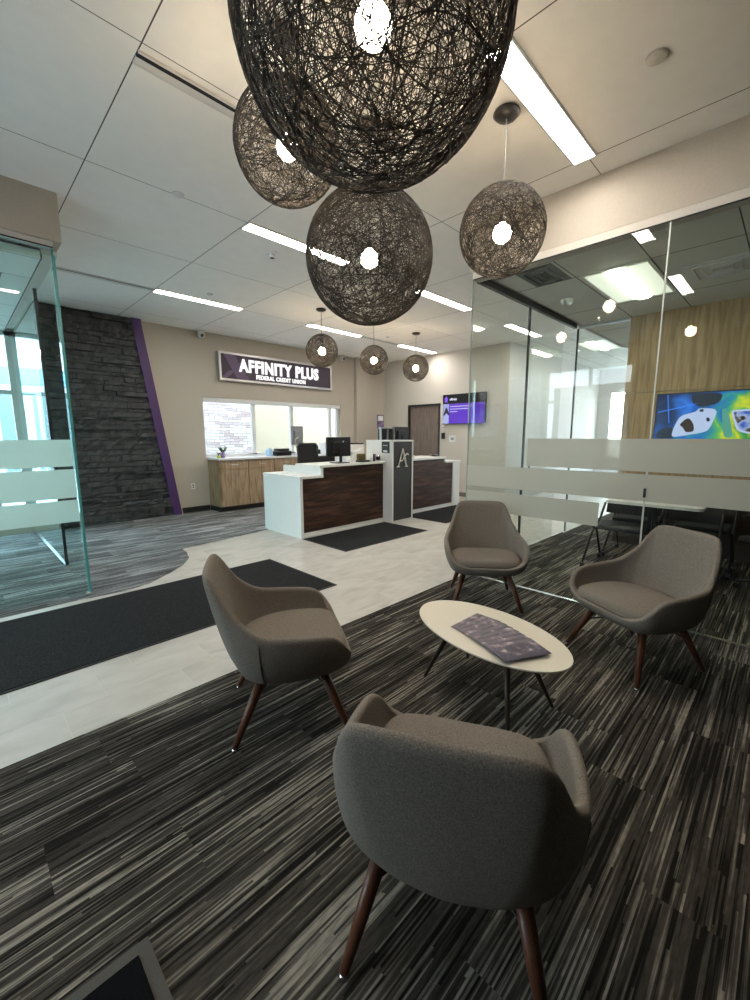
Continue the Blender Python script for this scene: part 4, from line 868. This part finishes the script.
full = [tuple(Vector((p[0] * 0.97, p[1], p[2])) for p in s) for s in full]
def shell_mesh():
    NS = 5; R_ = catmull([s[0] for s in full], NS); Cc = catmull([s[1] for s in full], NS); B_ = catmull([s[2] for s in full], NS)
    bm = bmesh.new(); NV = 12; cols = []
    for r, c, b in zip(R_, Cc, B_):
        cols.append([bm.verts.new(r * (1 - t) ** 2 + c * 2 * t * (1 - t) + b * t * t) for t in [(k / NV) for k in range(NV + 1)]])
    n = len(cols)
    for i in range(n):
        a, b = cols[i], cols[(i + 1) % n]
        for k in range(NV): bm.faces.new((a[k], b[k], b[k + 1], a[k + 1]))
    # close bottom
    cen = sum((c[-1].co for c in cols), Vector()) / n
    ring = [c[-1] for c in cols]; mid = [bm.verts.new(cen.lerp(v.co, 0.5)) for v in ring]; cv = bm.verts.new(cen)
    for i in range(n):
        bm.faces.new((ring[i], ring[(i + 1) % n], mid[(i + 1) % n], mid[i])); bm.faces.new((mid[i], mid[(i + 1) % n], cv))
    return bm
def make_chair(label, loc, rz):
    t = thing('lounge_chair', label, 'chair', loc, rz, 'taupe upholstered lounge chairs around the oval table')
    sh = obj('shell', shell_mesh(), 'fabric', t, True)
    # normals outwards -> solidify inwards
    md = sh.modifiers.new('thick', 'SOLIDIFY'); md.thickness = 0.038; md.offset = -1; md.use_rim = True; md.use_even_offset = False
    ss = sh.modifiers.new('sub', 'SUBSURF'); ss.levels = 1; ss.render_levels = 2
    for sgn in (-1, 1):
        r_, c_, b_ = [Vector((sgn * (p[0] * 0.97 + 0.001), p[1], p[2])) for p in ST[5]]
        obj('seam', tube(bmesh.new(), [r_ * (1 - t_) ** 2 + c_ * 2 * t_ * (1 - t_) + b_ * t_ * t_ for t_ in [0.1 + 0.75 * k / 10 for k in range(11)]], 0.0018, 6), 'seam', sh)
    # cushion
    ol = [Vector(p) for p in ((0, -.285, 0), (.155, -.283, 0), (.247, -.25, 0), (.283, -.15, 0), (.289, .0, 0), (.270, .12, 0), (.20, .215, 0), (.08, .245, 0))]
    ol = ol + [Vector((-p.x, p.y, 0)) for p in ol[:0:-1]]
    o2 = catmull(ol, 4); bm = bmesh.new(); cen = Vector((0, -0.02, 0)); rings = []
    for s, z in ((0.86, .335), (0.955, .345), (1.0, .375), (0.995, .405), (0.965, .425), (0.90, .437), (0.7, .446), (0.4, .449)):
        rings.append([bm.verts.new(cen + (p - cen) * s + Vector((0, 0, z - 0.02 * max(0, (p.y * s + 0.02)) / 0.26))) for p in o2])
    n = len(o2)
    for a, b in zip(rings, rings[1:]):
        for i in range(n): bm.faces.new((a[i], a[(i + 1) % n], b[(i + 1) % n], b[i]))
    cv = bm.verts.new(cen + Vector((0, 0, .45)))
    for i in range(n): bm.faces.new((rings[-1][i], rings[-1][(i + 1) % n], cv))
    bm.faces.new(rings[0])
    cu = obj('seat_cushion', bm, 'fabric', t, True)
    # seam piping around cushion edge
    obj('piping', tube(bmesh.new(), [cen + (p - cen) * 1.0 + Vector((0, 0, .388 - 0.02 * max(0, p.y + 0.02) / 0.26)) for p in o2], 0.003, 6, True), 'seam', cu)
    for sx in (-1, 1):
        # upholstery seam where the arm meets the back, on the outside
        for sy, ty in ((-1, -.155), (1, .135)):
            top = Vector((sx * .185, ty, .292)); ft = Vector((sx * (.28 if sy < 0 else .258), sy * .27, 0.012)); 
            l_ = obj('leg', tube(bmesh.new(), [top, top.lerp(ft, .5), ft], [.024, .0205, .0135], 14), 'leg_wood', t, True)
            obj('glide', lathe(bmesh.new(), [(0, 0.0005), (0.013, 0.0005), (0.013, 0.008), (0.008, 0.012), (0, 0.012)], ft.x, ft.y, 14), 'chrome', l_, True)
    for sx in (-1, 1):
        a = Vector((sx * .215, -.195, .205)); b = Vector((-sx * .215, .185, .205))
        z_ = .268 if sx > 0 else .280
        obj('cross_brace', tube(bmesh.new(), [a, a.lerp(b, .38) + Vector((0, 0, z_ - .205)), a.lerp(b, .62) + Vector((0, 0, z_ - .205)), b], .0055, 8), 'black_metal', t)
    return t
def rz_for(fx, fy): return math.atan2(fy, fx) + PI / 2     # local -Y points along f
Z0 = 0.006
chL = make_chair('taupe lounge chair on the left in side view, straddling the tile edge', (1.135, 1.785, Z0), rz_for(.87, -.49))
chR = copy_tree(chL, 'taupe lounge chair on the right in front of the glass', (2.99, 0.61, Z0), rz_for(-.87, .49))
chB = copy_tree(chL, 'taupe lounge chair facing the camera behind the oval table', (3.17, 1.82, Z0), rz_for(-.79, -.61))
chF = copy_tree(chL, 'nearest taupe lounge chair seen from behind at the bottom', (0.950, 0.610, Z0), rz_for(.885, .465))

# ================================================================ oval table
tb = thing('oval_table', 'low white oval coffee table with dark splayed legs', 'table', (2.000, 1.112, Z0), math.radians(-100.6))
A_, B_2 = .480, .275
def ell(s, z, n=72): return [Vector((A_ * s * math.cos(2 * PI * k / n), B_2 * s * math.sin(2 * PI * k / n), z)) for k in range(n)]
bm = bmesh.new(); prof = [(0.90, .350), (0.985, .360), (1.0, .367), (0.997, .3705)]
rings = [[bm.verts.new(p) for p in ell(s, z)] for s, z in prof]
for a, b in zip(rings, rings[1:]):
    for i in range(72): bm.faces.new((a[i], a[(i + 1) % 72], b[(i + 1) % 72], b[i]))
bm.faces.new(rings[0][::-1]); bm.faces.new(rings[-1])
obj('tabletop', bm, 'table_white', tb)
obj('subframe', bx(-.19, .19, -.06, .06, .331, .3495), 'walnut_dark', tb)
for sx, sy in ((-1, -1), (-1, 1), (1, -1), (1, 1)):
    obj('leg', tube(bmesh.new(), [(sx * .19, sy * .07, .340), (sx * .305, sy * .185, 0.0005)], [.019, .0085], 12), 'walnut_dark', tb, True)
# brochures
for i in range(9):
    t_ = i / 8.0
    names = ('bottom brochure at the far left end of the fan', 'second brochure from the far left end of the fan', 'third brochure from the far left end of the fan', 'fourth brochure from the far left end of the fan', 'middle brochure of the fan', 'fourth brochure from the near right end of the fan', 'third brochure from the near right end of the fan', 'second brochure from the near right end of the fan', 'top brochure at the near right end, fully visible')
    o = obj('brochure', bx(-.133, .133, -.080, .080, 0, .0018), 'brochure', loc=(2.015 - 0.133 * t_ ** 1.2, 1.192 - 0.32 * t_, Z0 + .371 + i * .0021))
    o.rotation_euler = (0, 0, math.radians(-2 - 26 * t_)); tag(o, 'purple photo ' + names[i], 'brochure', 'fanned purple brochures on the oval table')

# ================================================================ meeting room furniture
mt = thing('meeting_table', 'narrow white topped meeting table under the bright screen', 'table', (5.11, 0.985, -0.010 + 0.016))
bm = bmesh.new(); ol = []
for cx_, cy_, a0 in ((.09, .37, 0), (-.09, .37, 90), (-.09, -.37, 180), (.09, -.37, 270)):
    for k in range(7): a = math.radians(a0 + 15 * k); ol.append((cx_ + .06 * math.cos(a), cy_ + .06 * math.sin(a), .715))
obj('tabletop', prism(bm, ol, (0, 0, .028)), 'white_lam', mt)
for s in (-1, 1): 
    l_ = obj('leg', bx(-.02, .02, s * .02 - .018, s * .02 + .018, .04, .714), 'black_metal', mt); obj('foot', bx(-.12, .12, s * .02 - .016, s * .02 + .016, 0.0, .039, .004), 'black_metal', l_)
def nesting_chair(x, y, rz, label):
    t = thing('nesting_chair', label, 'chair', (x, y, 0.006), rz, 'black meeting room chairs')
    b = bmesh.new(); box(b, -0.23, 0.23, -0.22, 0.22, 0.43, 0.475, 0.018); obj('seat', b, 'mesh_black', t)
    obj('backrest', prism(bmesh.new(), [(-.23, .25, .55), (.23, .25, .55), (.22, .30, .88), (-.22, .30, .88)], (0, .02, 0)), 'mesh_black', t)
    for s in (-1, 1):
        fl = obj('leg', tube(bmesh.new(), [(s * .25, .27, .66), (s * .25, .12, .50), (s * .26, -.10, .36), (s * .27, -.30, .09)], .013, 8), 'black_metal', t)
        obj('caster', tube(bmesh.new(), [(s * .27 - .018, -.31, .029), (s * .27 + .018, -.31, .029)], .028, 12), 'black_plastic', fl); obj('caster_stem', tube(bmesh.new(), [(s * .27, -.30, .09), (s * .27, -.31, .058)], .009, 6), 'black_metal', fl)
        rl = obj('leg', tube(bmesh.new(), [(s * .24, -.05, .42), (s * .25, .05, .33), (s * .26, .22, .09)], .013, 8), 'black_metal', t)
        obj('caster', tube(bmesh.new(), [(s * .26 - .018, .23, .029), (s * .26 + .018, .23, .029)], .028, 12), 'black_plastic', rl); obj('caster_stem', tube(bmesh.new(), [(s * .26, .22, .09), (s * .26, .23, .058)], .009, 6), 'black_metal', rl)
    return t
nesting_chair(5.08, 1.26, rz_for(-1, 0), 'black nesting chair with its seat under the left half of the meeting table')
nesting_chair(5.72, 1.24, rz_for(-1, 0), 'black nesting chair behind the left one, closest to the edge of the oak wall')
nesting_chair(5.08, 0.68, rz_for(-1, 0), 'black nesting chair with its seat under the right half of the meeting table')
nesting_chair(5.72, 0.62, rz_for(-1, 0), 'black nesting chair against the oak wall behind the right end of the table')
task_chair(5.22, -0.02, rz_for(-.8, .6), 'black task chair on a star base at the right end of the meeting table', group='black meeting room chairs')
sb = thing('speaker_bar', 'slim black bar on the oak wall below the bright screen', 'speaker', (X2, 0.74, 1.16)); obj('body', bx(-0.07, -0.001, 0, 0.47, 0, 0.06, 0.008), 'black_plastic', sb); obj('grille', bx(-0.074, -0.0705, 0.02, 0.45, 0.01, 0.05), 'mesh_black', sb)
task_chair(-0.15, 5.55, 0.8, 'black task chair inside the left glass office', group='office chairs in the glass office')
